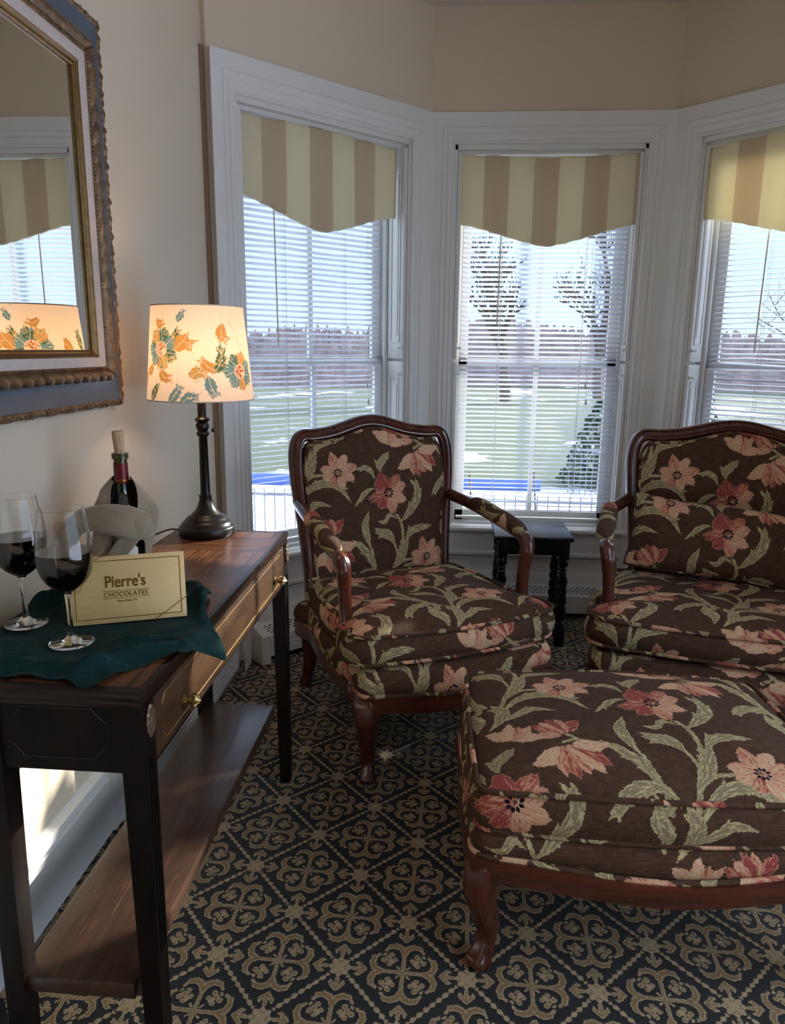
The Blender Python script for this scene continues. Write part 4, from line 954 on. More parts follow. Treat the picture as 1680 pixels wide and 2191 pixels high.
# ottoman
def make_ottoman():
    t = empty('ottoman', (.455, 1.608, 0), .02); tag(t, 'large brown floral tapestry ottoman on carved cabriole legs in the foreground', 'ottoman')
    hx, hy = .375, .272
    def out(sx, sy, bow): 
        fr = [(x, -sy - bow * math.cos(x / sx * PI / 2)) for x in np.linspace(-sx * .90, sx * .90, 11)]
        bk = [(x, sy + bow * .6 * math.cos(x / sx * PI / 2)) for x in np.linspace(sx * .90, -sx * .90, 11)]
        return spline(fr + [(sx * .985, -sy + .012), (sx * 1.0, -sy + .06), (sx * 1.01, 0), (sx * 1.0, sy - .06), (sx * .985, sy - .012)] + bk + [(-sx * .985, sy - .012), (-sx * 1.0, sy - .06), (-sx * 1.01, 0), (-sx * 1.0, -sy + .06), (-sx * .985, -sy + .012)], 6, True)
    pat = (.045, .030)
    dip = lambda X_, Y_, r_: .003 * np.sin(X_ * 14 + Y_ * 8) * (1 - r_ ** 8) + .010 * (1 - np.abs(X_ / hx) ** 2) * r_ ** 4
    co, O1, zt, zb = cushion('top_cushion', out(hx, hy, .028), t, .330, .416, .052, .012, pat, step=.0028, front=0, dip=dip, zoff=lambda q: .0 * q[:, 0])
    Op = resample(O1, .006); pz = .416 + .010 * (1 - np.abs(Op[:, 0] / hx) ** 2)
    welt('piping', np.c_[Op * 1.006, pz], .0060, t, pat); welt('piping', np.c_[Op * 1.008, np.full(len(Op), .332)], .0050, t, pat)
    def railz(x, y):
        q = abs(x) / hx if abs(y) > hy - .06 else abs(y) / hy * 1.0
        return .236 + .018 * (1 - math.cos(min(1, q / .85) * PI)) * .5
    band = resample(out(hx * 1.0, hy, .030), .01)
    cushion('lower_band', band, t, .250, .330, .0, .014, (pat[0], pat[1] + .088), step=.0035, front=0, zoff=lambda q: np.array([railz(a, b_) - .250 + .018 for a, b_ in q]) - .0)
    RO = resample(out(hx * 1.0, hy, .034), .012)
    welt('gimp', np.array([(a * 1.03, b_ * 1.035, railz(a, b_) + .024) for a, b_ in resample(RO, .01)]), .0065, t, pat)
    P = np.array([(a * 1.015, b_ * 1.02, railz(a, b_)) for a, b_ in RO]); mb = MB(); sec = [(-.026, -.016), (-.028, .004), (-.020, .012), (-.010, .008), (-.004, .014), (.006, .012), (.012, .016), (.020, .012), (.022, -.016)]
    mb.sweep(P, [(a, -b) for a, b in sec], up=(0, 0, 1), closed=True); mb.build('seat_rail', M['mahoganyX'], t, True, 40)
    for sx in (-1, 1):
        for sy in (-1, 1):
            L = spline([(sx * (hx - .035), sy * (hy - .03), .27), (sx * (hx - .020), sy * (hy - .015), .235), (sx * (hx - .010), sy * (hy - .004), .19), (sx * (hx - .022), sy * (hy - .014), .13), (sx * (hx - .032), sy * (hy - .026), .08), (sx * (hx - .022), sy * (hy - .016), .032), (sx * (hx - .008), sy * (hy - .002), .0)], 6)
            sc = np.interp(np.linspace(0, 1, len(L)), [0, .14, .32, .55, .76, .88, .95, 1], [1.1, 1.38, 1.12, .82, .66, .80, .92, .72])
            q = [(.029 * abs(math.cos(a)) ** .7 * np.sign(math.cos(a)), .029 * abs(math.sin(a)) ** .7 * np.sign(math.sin(a))) for a in np.linspace(0, 2 * PI, 20, endpoint=False)]
            q = [(a * (1 - (.10 if k_ % 5 == 0 else 0)), b_ * (1 - (.10 if k_ % 5 == 0 else 0))) for k_, (a, b_) in enumerate(q)]
            mb = MB(); mb.sweep(L, q, up=(sx * .7, sy * .7, 0.1), scales=sc); mb.build('leg', M['mahogany'], t, True, 50)
make_ottoman()

# side table with barley twist legs
def make_side_table():
    t = empty('side_table', (.392, 3.238, 0), .0); tag(t, 'small square ebonised side table with barley twist legs in front of the middle window', 'table')
    mb = MB(); mb.box(-.168, .168, -.152, .152, .480, .500, .007); mb.build('tabletop', M['ebony'], t)
    mb = MB()
    for y in (-.118, .118): mb.box(-.12, .12, y - .009, y + .009, .415, .480)
    for x in (-.132, .132): mb.box(x - .009, x + .009, -.11, .11, .415, .480)
    mb.build('apron', M['ebony'], t)
    for sx in (-1, 1):
        for sy in (-1, 1):
            x, y = sx * .132, sy * .118; mb = MB(); mb.box(x - .021, x + .021, y - .021, y + .021, .400, .480, .002); mb.box(x - .021, x + .021, y - .021, y + .021, .0, .09, .002)
            mb.lathe([(.017, .40), (.022, .388), (.023, .372), (.014, .362), (.018, .356), (.018, .350), (.013, .344), (.018, .338), (.018, .332), (.015, .326), (.016, .322)][::-1], 24, c=(x, y, 0))
            pr = [(.0185, z) for z in np.linspace(.125, .324, 56)]; mb.lathe(pr, 28, c=(x, y, 0), rfun=lambda r, z, a: r * (1 + .30 * abs(math.cos((a - sx * z * 2 * PI / .085)))) - .001)
            mb.lathe([(.016, .09), (.021, .098), (.021, .108), (.014, .114), (.018, .12), (.015, .126)], 24, c=(x, y, 0)); mb.build('leg', M['ebony'], t, True, 50)
    mb = MB()
    for y in (-.118, .118): mb.box(-.112, .112, y - .010, y + .010, .045, .07, .002)
    for x in (-.132, .132): mb.box(x - .010, x + .010, -.098, .098, .045, .07, .002)
    mb.build('stretcher', M['ebony'], t)
make_side_table()

# ------------------------------------------------------------------ console table
def make_console():
    cx, cy = -.600, 1.4945; t = empty('console_table', (cx, cy, 0), -.006); tag(t, 'narrow dark wooden console table with a parquet top and low shelf along the left wall', 'table')
    x0, x1, y0, y1 = -.160, .162, -.508, .508; ZT = .769
    mb = MB(); mb.box(x0, x1, y0, y1, ZT - .016, ZT, .004); mb.box(x0 + .004, x1 - .004, y0 + .004, y1 - .004, ZT - .028, ZT - .014, .003); mb.build('tabletop', M['parquet'], t)
    bx0, bx1 = -.112, .157; by0, by1 = -.503, .503; zb = .630
    mb = MB(); mb.box(bx0 + .02, bx1 - .02, by0 + .004, by0 + .020, zb, ZT - .026); mb.build('end_panel', M['walnut'], t)
    mb = MB(); mb.box(bx0 + .02, bx1 - .02, by1 - .020, by1 - .004, zb, ZT - .026); mb.build('end_panel', M['walnut'], t)
    mb = MB(); mb.box(bx0 + .003, bx0 + .018, by0 + .02, by1 - .02, zb, ZT - .026); mb.build('back_panel', M['walnut'], t)
    # inlay line with scooped corners on the near end panel
    def inlay(pts, mk, r=.0009, nm='inlay', par=None, mat=None):
        mb = MB(); mb.tube(np.array([mk(*p) for p in pts]), r, 5, True); mb.build(nm, mat or M['brassd'], par or t)
    def scoop(a0, a1, b0, b1, r):
        out = []
        for (cx_, cy_, s0) in ((a0, b0, 0), (a0, b1, 270), (a1, b1, 180), (a1, b0, 90)):
            for k in range(7): a = math.radians(s0 + 90 - 90 * k / 6); out.append((cx_ + r * math.cos(a), cy_ + r * math.sin(a)))
        return out
    ix = lambda X_: X_ - cx
    def octo(a0, a1, b0, b1, r): return [(a0 + r, b0), (a1 - r, b0), (a1 - r * .8, b0 + r * .35), (a1 - r * .35, b0 + r * .8), (a1, b0 + r), (a1, b1 - r), (a1 - r * .35, b1 - r * .8), (a1 - r * .8, b1 - r * .35), (a1 - r, b1), (a0 + r, b1), (a0 + r * .8, b1 - r * .35), (a0 + r * .35, b1 - r * .8), (a0, b1 - r), (a0, b0 + r), (a0 + r * .35, b0 + r * .8), (a0 + r * .8, b0 + r * .35)]
    inlay(octo(-.060, .102, .652, .736, .024), lambda a, b: (a, by0 + .0036, b), .0005, mat=simple('dull_inlay', srgb(60, 50, 44), .5))
    # drawer
    dr = MB(); dr.box(bx1 - .016, bx1 + .001, by0 + .045, by1 - .045, zb + .004, ZT - .030, .002); d = dr.build('drawer', M['burl'], t)
    inlay(octo(by0 + .075, by1 - .075, zb + .018, ZT - .042, .014), lambda a, b: (bx1 + .0010, a, b), .0008, 'moulding', d)
    mb = MB(); mb.box(bx1 - .02, bx1 - .002, by0 + .03, by1 - .03, zb - .004, ZT - .026); mb.build('front_rail', M['walnut'], t)
    for ky in (-.337, .347):
        mb = MB(); R_ = Matrix.Translation((bx1 + .001, ky, .674)) @ Matrix.Rotation(PI / 2, 4, 'Y')
        mb.lathe([(0, 0), (.011, 0), (.012, .0015), (.006, .004), (.0045, .010), (.006, .013), (.011, .017), (.0125, .021), (.011, .025), (.006, .028), (.003, .031), (0, .033)], 24, M=R_, rfun=lambda r, z, a: r * (1 + (.16 * math.cos(7 * a) if z > .012 else .08 * math.cos(9 * a))))
        mb.build('knob', M['brass'], d)
    # legs
    for sx in (0, 1):
        for sy in (0, 1):
            X0, X1 = (bx0, bx0 + .040) if sx == 0 else (bx1 - .036, bx1 + .002); Y0, Y1 = (by0, by0 + .042) if sy == 0 else (by1 - .042, by1)
            mb = MB(); zz = [ZT - .027, zb, .24, 0]; ins = [0, 0, .005, .009]
            ring = []
            for z, q in zip(zz, ins):
                xa, xb = (X0, X1 - q) if sx == 0 else (X0 + q, X1); ya, yb_ = (Y0, Y1 - q) if sy == 0 else (Y0 + q, Y1)
                ring.append([(xa, ya, z), (xb, ya, z), (xb, yb_, z), (xa, yb_, z)])
            V = [v for r_ in ring for v in r_]; F = [(0, 1, 2, 3), (15, 14, 13, 12)] + [(4 * k + j, 4 * k + (j + 1) % 4, 4 * k + 4 + (j + 1) % 4, 4 * k + 4 + j) for k in range(3) for j in range(4)]
            mb.add(V, F)
            if sx == 1:
                for k in range(3): yy = Y0 + .011 + k * .009; mb.box(X1 - .0005, X1 + .0022, yy, yy + .004, .30, .655, .0008)
            lg = mb.build('leg', M['walnut'], t, False)
            if sx == 1:
                mb = MB(); yy = (Y0 + Y1) / 2; R_ = Matrix.Translation((X1 + .001, yy, .712)) @ Matrix.Rotation(PI / 2, 4, 'Y') @ Matrix.Diagonal((1.9, 1, 1, 1))
                mb.lathe([(0, .0), (.0135, .0), (.0140, .002), (.0125, .0042), (.010, .0032), (.006, .0036), (.004, .0052), (0, .0055)], 48, M=R_, rfun=lambda r, z, a: r * (1 + .07 * math.cos(12 * a)))
                mb.build('rosette', simple('rosette_brass', srgb(120, 98, 76), .4, .6), lg)
    mb = MB(); mb.box(-.092, .110, -.495, .497, .205, .236, .003); mb.build('shelf', M['walnutY'], t)
make_console()

# ------------------------------------------------------------------ mirror
def make_mirror():
    x = XL + .004; t = empty('wall_mirror', (x, 1.468, 1.583), PI / 2); tag(t, 'large mirror in a carved gilt and blue grey frame on the left wall', 'mirror')
    # local: x along wall (+Y world), y into wall(-X world), z up ; frame protrudes to -y
    W, H = .335, .318    # half size of the glass
    t.rotation_euler = (math.radians(0), math.radians(0), PI / 2)
    path = [(-W, -H), (-W, H), (W, H), (W, -H)]
    def ring(nm, prof, m, carve=None, seg=1, sharp=30):
        P = []
        for i in range(4):
            a = np.array(path[i]); b = np.array(path[(i + 1) % 4]);
            for k in range(seg): P.append((a, b, k / seg, i))
        V = []; n = len(P); mm = len(prof)
        nr = [np.array((-1, 0)), np.array((0, 1)), np.array((1, 0)), np.array((0, -1))]
        for (a, b, f, i) in P:
            L = np.linalg.norm(b - a); dirv = (b - a) / L
            for q, (d, h) in enumerate(prof):
                # mitred corners: scale the run so offset points stay on the mitre
                pos = a + dirv * (f * (L + 2 * d) - d) + nr[i] * d; dd, hh = (0, 0)
                if carve: dd, hh = carve(f * (L + 2 * d), q, d, h, L + 2 * d)
                pos = pos + nr[i] * dd; V.append((pos[0], -(h + hh), pos[1]))
        F = [(i * mm + k, i * mm + k + 1, ((i + 1) % n) * mm + k + 1, ((i + 1) % n) * mm + k) for i in range(n) for k in range(mm - 1)]
        mb = MB(); mb.add(V, F); return mb.build(nm, m, t, True, sharp)
    ring('gilt_fillet', [(-.001, .004), (.0, .010), (.004, .013), (.008, .012), (.011, .016), (.016, .019), (.018, .018)], M['gilt'])
    ring('linen_liner', [(.017, .018), (.039, .024), (.040, .024)], M['linen'])
    def cv(s, q, d, h, L):
        p = .042; a = s / p * 2 * PI; u = abs(math.sin(a / 2)); e = min(1, s / .03, (L - s) / .03)
        if q >= 5 and q <= 9: return ((-.004 + .0065 * u ** .5) if q >= 8 else 0, (-.005 + .0075 * u ** .4) * (1 if q in (6, 7, 8) else .5))
        if q in (2, 3): return (0, .0022 * math.sin(s / .009 * 2 * PI))
        return (0, 0)
    ring('carved_moulding', [(.039, .018), (.040, .026), (.043, .029), (.046, .028), (.048, .025), (.052, .030), (.058, .035), (.064, .036), (.070, .031), (.074, .024), (.073, .014)], M['carved'], cv, 300, 60)
    ring('cove', [(.070, .022), (.075, .0185), (.086, .013), (.100, .0105), (.116, .013), (.127, .017)], M['bluegrey'])
    def cv2(s, q, d, h, L):
        a = s / .085 * 2 * PI
        if q in (1, 2, 3): return (.002 * math.sin(a * 3) * (q > 1), .003 * math.sin(a) * math.sin(a * 3.1) - .0015)
        return (.0015 * math.sin(a) if q >= 4 else 0, 0)
    ring('outer_carving', [(.125, .016), (.128, .021), (.133, .023), (.138, .020), (.142, .013), (.143, .004), (.143, -.002)], M['carved'], cv2, 300, 60)
    mb = MB(); mb.box(-W - .05, W + .05, .0, .003, -H - .05, H + .05); mb.build('backing', M['dark'], t, False)
    mb = MB(); mb.box(-W - .002, W + .002, -.005, -.001, -H - .002, H + .002); mb.build('glass', M['mirror'], t, False)
make_mirror()

# ------------------------------------------------------------------ table lamp
TZ = .7695
def make_lamp():
    t = empty('table_lamp', (-.652, 1.946, TZ)); tag(t, 'lit table lamp with a floral print shade and dark bronze stem on the console', 'lamp')
    mb = MB(); mb.lathe([(0, 0), (.074, 0), (.076, .003), (.076, .022), (.073, .026), (.069, .028), (.067, .034), (.060, .041), (.058, .042), (.055, .047), (.046, .054), (.042, .055), (.038, .060), (.030, .068), (.024, .078), (.019, .092), (.0165, .104), (.018, .106), (.018, .110), (.0145, .112)], 64)
    mb.build('base', M['bronze'], t, True, 50)
    mb = MB(); mb.lathe([(.0135, .108), (.0115, .27), (.0175, .276), (.0175, .281), (.013, .285), (.016, .291), (.0185, .300), (.016, .307), (.013, .309), (.019, .313), (.020, .318), (.013, .323), (.0115, .327), (.0115, .375), (.009, .38), (.009, .40)], 48,
        rfun=lambda r, z, a: r * (1 - (.05 * (math.cos(16 * a) > .2) if z < .271 and z > .12 else 0)))
    mb.build('stem', M['bronze'], t, True, 50)
    mb = MB(); mb.lathe([(.0, .40), (.011, .40), (.012, .43), (.014, .435), (.010, .44), (0, .44)], 20); mb.build('socket', M['bronze'], t)
    mb = MB(); mb.lathe([(0, .44), (.010, .445), (.022, .475), (.024, .495), (.018, .515), (0, .525)], 20); mb.build('bulb', M['bulb'], t)
    rb, rt, hb, ht = .1385, .1165, .371, .608
    nz_, na = 90, 300; V = []; UV = []; yaw0 = math.atan2(-1.946, .652) 
    for iz in range(nz_):
        f = iz / (nz_ - 1); r = rb + (rt - rb) * f; z = hb + (ht - hb) * f
        for ia in range(na):
            a = 2 * PI * ia / na; V.append((r * math.cos(a), r * math.sin(a), z))
            da = (a - yaw0 + PI) % (2 * PI) - PI; UV.append((da * .128 + .105, f * .238))
    F = grid_faces(nz_, na, True)
    UVa = np.array(UV); Uw = UVa.copy(); Uw[:, 0] = (Uw[:, 0] + .08) % .804 - .08
    at = eval_pattern(Uw, LAMP, None); at['fu'] = np.c_[UVa, np.zeros(len(UVa))]
    sh = fast_mesh('lamp_shade', np.array(V), F, M['shade'], t, True, None, at)
    rmt = simple('rim_tape', srgb(206, 196, 178), .8)
    for r, z in ((rb, hb), (rt, ht)):
        rim = MB(); rim.tube([(r * math.cos(a), r * math.sin(a), z) for a in np.linspace(0, 2 * PI, 64, endpoint=False)], .0016, 6, True); rim.build('rim', rmt, sh)
    mb = MB()
    for k in range(3): a = 2 * PI * k / 3 + .4; mb.tube([(0.0, 0, ht - .02), (rt * math.cos(a), rt * math.sin(a), ht - .004)], .0015, 6)
    mb.lathe([(0, ht - .024), (.012, ht - .022), (.012, ht - .018), (0, ht - .016)], 16); mb.lathe([(.002, .44), (.002, ht - .02)], 6); mb.build('harp', M['bronze'], t)
    mb = MB()
    for k in range(30):
        z = .400 - k * .0036; mb.lathe([(0, z - .0012), (.0013, z), (0, z + .0012)], 8, c=(.030, -.004, 0))
    mb.lathe([(0, .282), (.004, .284), (.005, .288), (.0035, .293), (0, .295)], 12, c=(.030, -.004, 0)); mb.tube([(.01, 0, .405), (.030, -.004, .403)], .0015, 6); mb.build('pull_chain', M['bronze'], t)
    mb = MB(); mb.tube(spline([(-.070, .005, .006), (-.10, .0, .010), (-.125, -.03, .006), (-.14, -.08, -.0015), (-.155, -.12, -.02), (-.185, -.16, -.12)], 8), .0025, 8); mb.build('power_cord', M['blackcord'], t)
    l = bpy.data.lights.new('bulb_light', 'POINT'); l.energy = 2.5; l.color = (1, .64, .42); l.shadow_soft_size = .03
    lo = bpy.data.objects.new('bulb_light', l); C.objects.link(lo); lo.parent = t; lo.location = (0, 0, .49)
make_lamp()

# ------------------------------------------------------------------ wine glasses
def make_glass(loc, label, sc=1.0):
    t = empty('wine_glass', loc); tag(t, label, 'wine glass', None)
    out = [(.0, .0), (.036, .0), (.0372, .0012), (.036, .0026), (.024, .0042), (.012, .0075), (.0062, .014), (.0046, .03), (.0042, .055), (.0046, .078), (.0075, .090), (.018, .0975), (.030, .108), (.039, .122), (.0440, .140), (.0455, .158), (.0440, .180), (.0405, .205), (.0362, .236)]
    inn = [(.0355, .2362), (.0398, .205), (.0433, .180), (.0447, .158), (.0432, .140), (.0381, .123), (.029, .1095), (.017, .1005), (.006, .096), (.0, .095)]
    P = spline([(r, z) for r, z in out[6:]], 4); Q = spline([(r, z) for r, z in inn], 4)
    prof = out[:6] + [tuple(p) for p in P] + [tuple(q) for q in Q]; prof[-1] = (0, .095)
    mb = MB(); mb.lathe(prof, 72); mb.build('glass', M['glass'], t, True, 60)
    wi = []
    zl = .163
    for r, z in Q[::-1]:
        if z < zl: wi.append((max(0, r + .0002), z))
    wi[0] = (0, wi[0][1]); rr = np.interp(zl, [q[1] for q in Q[::-1]], [q[0] for q in Q[::-1]]); wi.append((rr + .0002, zl)); wi.append((0, zl)); wi.append((0, zl - .0001)) if False else None
    mb = MB(); mb.lathe(wi, 72); mb.build('wine', M['wine'], t, True, 50)
    return t
CZ = TZ + .0062
make_glass((-.632, 1.150, CZ), 'front wine glass of red wine standing before the gold chocolate box')
make_glass((-.752, 1.218, CZ + .004), 'rear wine glass of red wine at the left edge of the picture')
bpy.data.objects['wine_glass']['group'] = 'glasses of red wine'; bpy.data.objects['wine_glass.001']['group'] = 'glasses of red wine'

# ------------------------------------------------------------------ text helper
def text_obj(name, body, size, depth, mat, parent, Mx, bend=None, align='CENTER', sx=1.0, space=1.0, shear=0, bold=0):
    cu = bpy.data.curves.new(name, 'FONT'); cu.body = body; cu.size = size; cu.extrude = depth; cu.align_x = align; cu.align_y = 'CENTER'; cu.space_character = space; cu.shear = shear; cu.offset = bold
    cu.bevel_depth = depth * .5 if not bend else 0; cu.bevel_resolution = 1
    tmp = bpy.data.objects.new('tmp', cu); C.objects.link(tmp); bpy.context.view_layer.update()
    me = bpy.data.meshes.new_from_object(tmp.evaluated_get(bpy.context.evaluated_depsgraph_get())); bpy.data.objects.remove(tmp); bpy.data.curves.remove(cu)
    co = np.zeros(len(me.vertices) * 3); me.vertices.foreach_get('co', co); co = co.reshape(-1, 3); co[:, 0] *= sx
    if bend: r = bend; a = co[:, 0] / r; z = co[:, 2].copy(); co = np.c_[(r + z) * np.sin(a), co[:, 1], (r + z) * np.cos(a) - r]
    Mn = np.array(Mx); co = co @ Mn[:3, :3].T + Mn[:3, 3]; me.vertices.foreach_set('co', co.ravel()); me.materials.clear(); me.materials.append(mat); me.update()
    o = bpy.data.objects.new(name, me); C.objects.link(o); o.parent = parent; return o

# ------------------------------------------------------------------ wine bottle, cork
BX, BY = -.722, 1.585
BS = 1.03
face = math.atan2(-BY, -BX)   # direction from the bottle to the viewer
def make_bottle():
    t = empty('wine_bottle', (BX, BY, TZ), face + PI / 2); t.scale = (BS,) * 3; tag(t, 'dark red wine bottle with a burgundy capsule standing behind the gold box', 'bottle')
    mb = MB(); mb.lathe([(0, .004), (.030, .0), (.0375, .003), (.0378, .01), (.0378, .115)] + [tuple(p) for p in spline([(.0378, .115), (.0368, .135), (.030, .158), (.0205, .178), (.0160, .198), (.0148, .215)], 5)] + [(.0144, .243)], 56); mb.build('body', M['bottle'], t, True, 50)
    mb = MB(); mb.lathe([(.0144, .243), (.0143, .252), (.0175, .2535), (.0178, .262), (.0168, .2655), (.0100, .2655), (.0098, .24), (.0, .24)], 40); mb.build('neck', M['neck'], t, True, 50)
    mb = MB(); mb.lathe([(.0152, .196), (.0158, .197), (.0154, .215), (.0151, .240), (.0150, .2445), (.0143, .2445)], 48); cp = mb.build('capsule', M['lens'], t, True, 50)
    text_obj('capsule_script', 'Oak Grove C', .0115, .0001, M['foil'], cp, Matrix.Translation((0, -.0157, .2075)) @ Matrix.Rotation(PI / 2, 4, 'X'), bend=.0157, sx=.62, shear=.45)
    mb = MB(); 
    n = 20; V = []
    pts = [(-.024, .025), (-.024, .045), (-.014, .052), (.014, .052), (.024, .045), (.024, .025)]
    for (a, z) in pts: 
        pass
    nx = 24; V = []; F = []
    for i in range(nx):
        x = -.026 + .052 * i / (nx - 1); zt = .070 - max(0, abs(x) - .014) * .8; aa = x / .0381
        V += [(.0381 * math.sin(aa), -.0381 * math.cos(aa), .02), (.0381 * math.sin(aa), -.0381 * math.cos(aa), zt)]
    for i in range(nx - 1): F.append((2 * i, 2 * i + 2, 2 * i + 3, 2 * i + 1))
    fast_mesh('label', V, F, M['paper'], t, True)
    V2 = [(x * 1.002, y * 1.002, z) for x, y, z in V[1::2]]; mb = MB(); mb.tube(V2, .0006, 5); mb.build('label_border', M['foil'], t)
make_bottle()
def make_cork():
    t = empty('cork', (BX, BY, TZ + .250 * BS), face + PI / 2); t.scale = (BS,) * 3; t.rotation_euler = (0, math.radians(-1.5), face + PI / 2); tag(t, 'printed cork pushed into the neck of the wine bottle', 'cork')
    mb = MB(); mb.lathe([(0, 0), (.0094, 0), (.0096, .012), (.0108, .024), (.0122, .050), (.0122, .0615), (.0116, .063), (0, .063)], 36); mb.build('cork_body', M['corkm'], t, True, 50)
    mb = MB()
    for k in range(14):
        z = .016 + k * .003; a = .25; r = float(np.interp(z, [0, .012, .024, .05], [.0094, .0096, .0108, .0122])) + .0001
        mb.box(r * math.sin(a) - .0006, r * math.sin(a) + .0006, -r * math.cos(a) - .00015, -r * math.cos(a) + .0003, z, z + .0014)
    mb.build('printed_dots', M['dot'], t, False)
make_cork()

# ------------------------------------------------------------------ taupe cloth tied round the bottle
def make_scarf():
    t = empty('bottle_wrap', (BX, BY, TZ), face + PI / 2); t.scale = (BS,) * 3; tag(t, 'taupe ribbed cloth wrapped and knotted round the wine bottle', 'cloth')
    def ribbon(pts, wid, thick, ups, fold=.0, ph=0):
        P = resample(spline(pts, 10), .003, False); n = len(P); f = np.linspace(0, 1, n); W_ = np.interp(f, np.linspace(0, 1, len(wid)), wid); Tk = np.interp(f, np.linspace(0, 1, len(thick)), thick)
        T = np.gradient(P, axis=0); T /= np.linalg.norm(T, axis=1)[:, None]
        U = np.array([np.array([np.interp(q, np.linspace(0, 1, len(ups)), [u[k] for u in ups]) for k in range(3)]) for q in f]); U = U - T * (T * U).sum(1)[:, None]; U /= np.linalg.norm(U, axis=1)[:, None]; B = np.cross(T, U)
        m = 72; V = []; UV = []
        for i in range(n):
            for k in range(m):
                a = 2 * PI * k / m; c, s_ = math.cos(a), math.sin(a)
                r1 = W_[i] * abs(c) ** .8 * np.sign(c); r2 = Tk[i] * abs(s_) ** .8 * np.sign(s_)
                wob = fold * math.sin(2.6 * c + ph + f[i] * 5) * (1 if s_ > 0 else .3)
                V.append(P[i] + B[i] * r1 + U[i] * (r2 + wob)); UV.append((f[i] * .3, r1 + .2 * ph, 0))
        V = np.array(V).reshape(-1, 3); return V, grid_faces(n, m, True), np.array(UV)
    parts = []
    # cloak round the back and sides, open in front
    nz_, na = 90, 150; V = []; UV = []
    for iz in range(nz_):
        f = iz / (nz_ - 1); z = .003 + f * .207
        R0 = float(np.interp(z, [0, .03, .08, .12, .15, .18, .20, .21], [.047, .046, .047, .056, .054, .042, .026, .0175]))
        ar = math.radians(float(np.interp(z, [0, .06, .11, .14, .18, .21], [62, 48, 20, 24, 34, 50]))); al = math.radians(float(np.interp(z, [0, .03, .09, .13, .145, .18, .21], [-14, -6, 12, 16, 24, 34, 50])))
        for ia in range(na):
            g_ = ia / (na - 1); ph = ar + (2 * PI - ar - al) * g_; rr = R0 * (1 + .07 * math.sin(ph * 3 + z * 30) + .04 * math.sin(ph * 7 - z * 55)) + .003 * (1 - min(1, g_ / .03, (1 - g_) / .03)) + .008 * max(0, math.sin(ph - .3)) * (z > .05) * math.sin(min(1, (z - .05) / .13) * PI)
            V.append((rr * math.sin(ph) * 1.12, -rr * math.cos(ph), z + .006 * math.sin(ph * 2))); UV.append((z, ph * .045 + z * .45, 0))
    V = np.array(V); Vi = V * np.array([.955, .955, 1]); n0 = len(V); Fc = grid_faces(nz_, na); parts.append((np.vstack([V, Vi]), np.vstack([Fc, Fc[:, ::-1] + n0, np.array([(k, k + 1, k + 1 + n0, k + n0) for k in range(na - 1)] + [((nz_ - 1) * na + k + 1, (nz_ - 1) * na + k, (nz_ - 1) * na + k + n0, (nz_ - 1) * na + k + 1 + n0) for k in range(na - 1)] + [(k * na, k * na + n0, (k + 1) * na + n0, (k + 1) * na) for k in range(nz_ - 1)] + [(k * na + na - 1, (k + 1) * na + na - 1, (k + 1) * na + na - 1 + n0, k * na + na - 1 + n0) for k in range(nz_ - 1)])]), np.array(UV + UV)))
    # knot: loose roll across the front, tail out to the left, hem down to the lower left
    parts.append(ribbon([(-.152, .004, .030), (-.134, -.002, .065), (-.108, -.010, .102), (-.074, -.028, .128), (-.036, -.050, .132), (.0, -.060, .126), (.028, -.056, .116), (.046, -.040, .104), (.054, -.02, .094)], [.010, .024, .027, .023, .027, .033, .036, .030, .014], [.005, .010, .014, .015, .016, .017, .017, .012, .006], [(0, -1, .35)], .0022, 1.2))
    parts.append(ribbon([(.050, -.048, .132), (.030, -.064, .118), (.008, -.066, .092), (-.014, -.060, .062), (-.034, -.052, .032), (-.048, -.046, .006)], [.012, .020, .019, .018, .020, .022], [.006, .010, .008, .006, .005, .004], [(.2, -1, .2)], .0014, 2.1))
    parts.append(ribbon([(-.040, -.040, .110), (-.046, -.036, .080), (-.048, -.034, .045), (-.050, -.034, .004)], [.022, .024, .022, .020], [.010, .010, .010, .010], [(-.3, -1, 0)], .0018, .7))
    V = np.vstack([p_[0] for p_ in parts]); UV = np.vstack([p_[2] for p_ in parts]); F = []; b = 0
    for p_ in parts: F.append(p_[1] + b); b += len(p_[0])
    o = fast_mesh('ribbed_cloth', V, np.vstack(F), M['scarf'], t, True, None, {'fu': UV})
make_scarf()

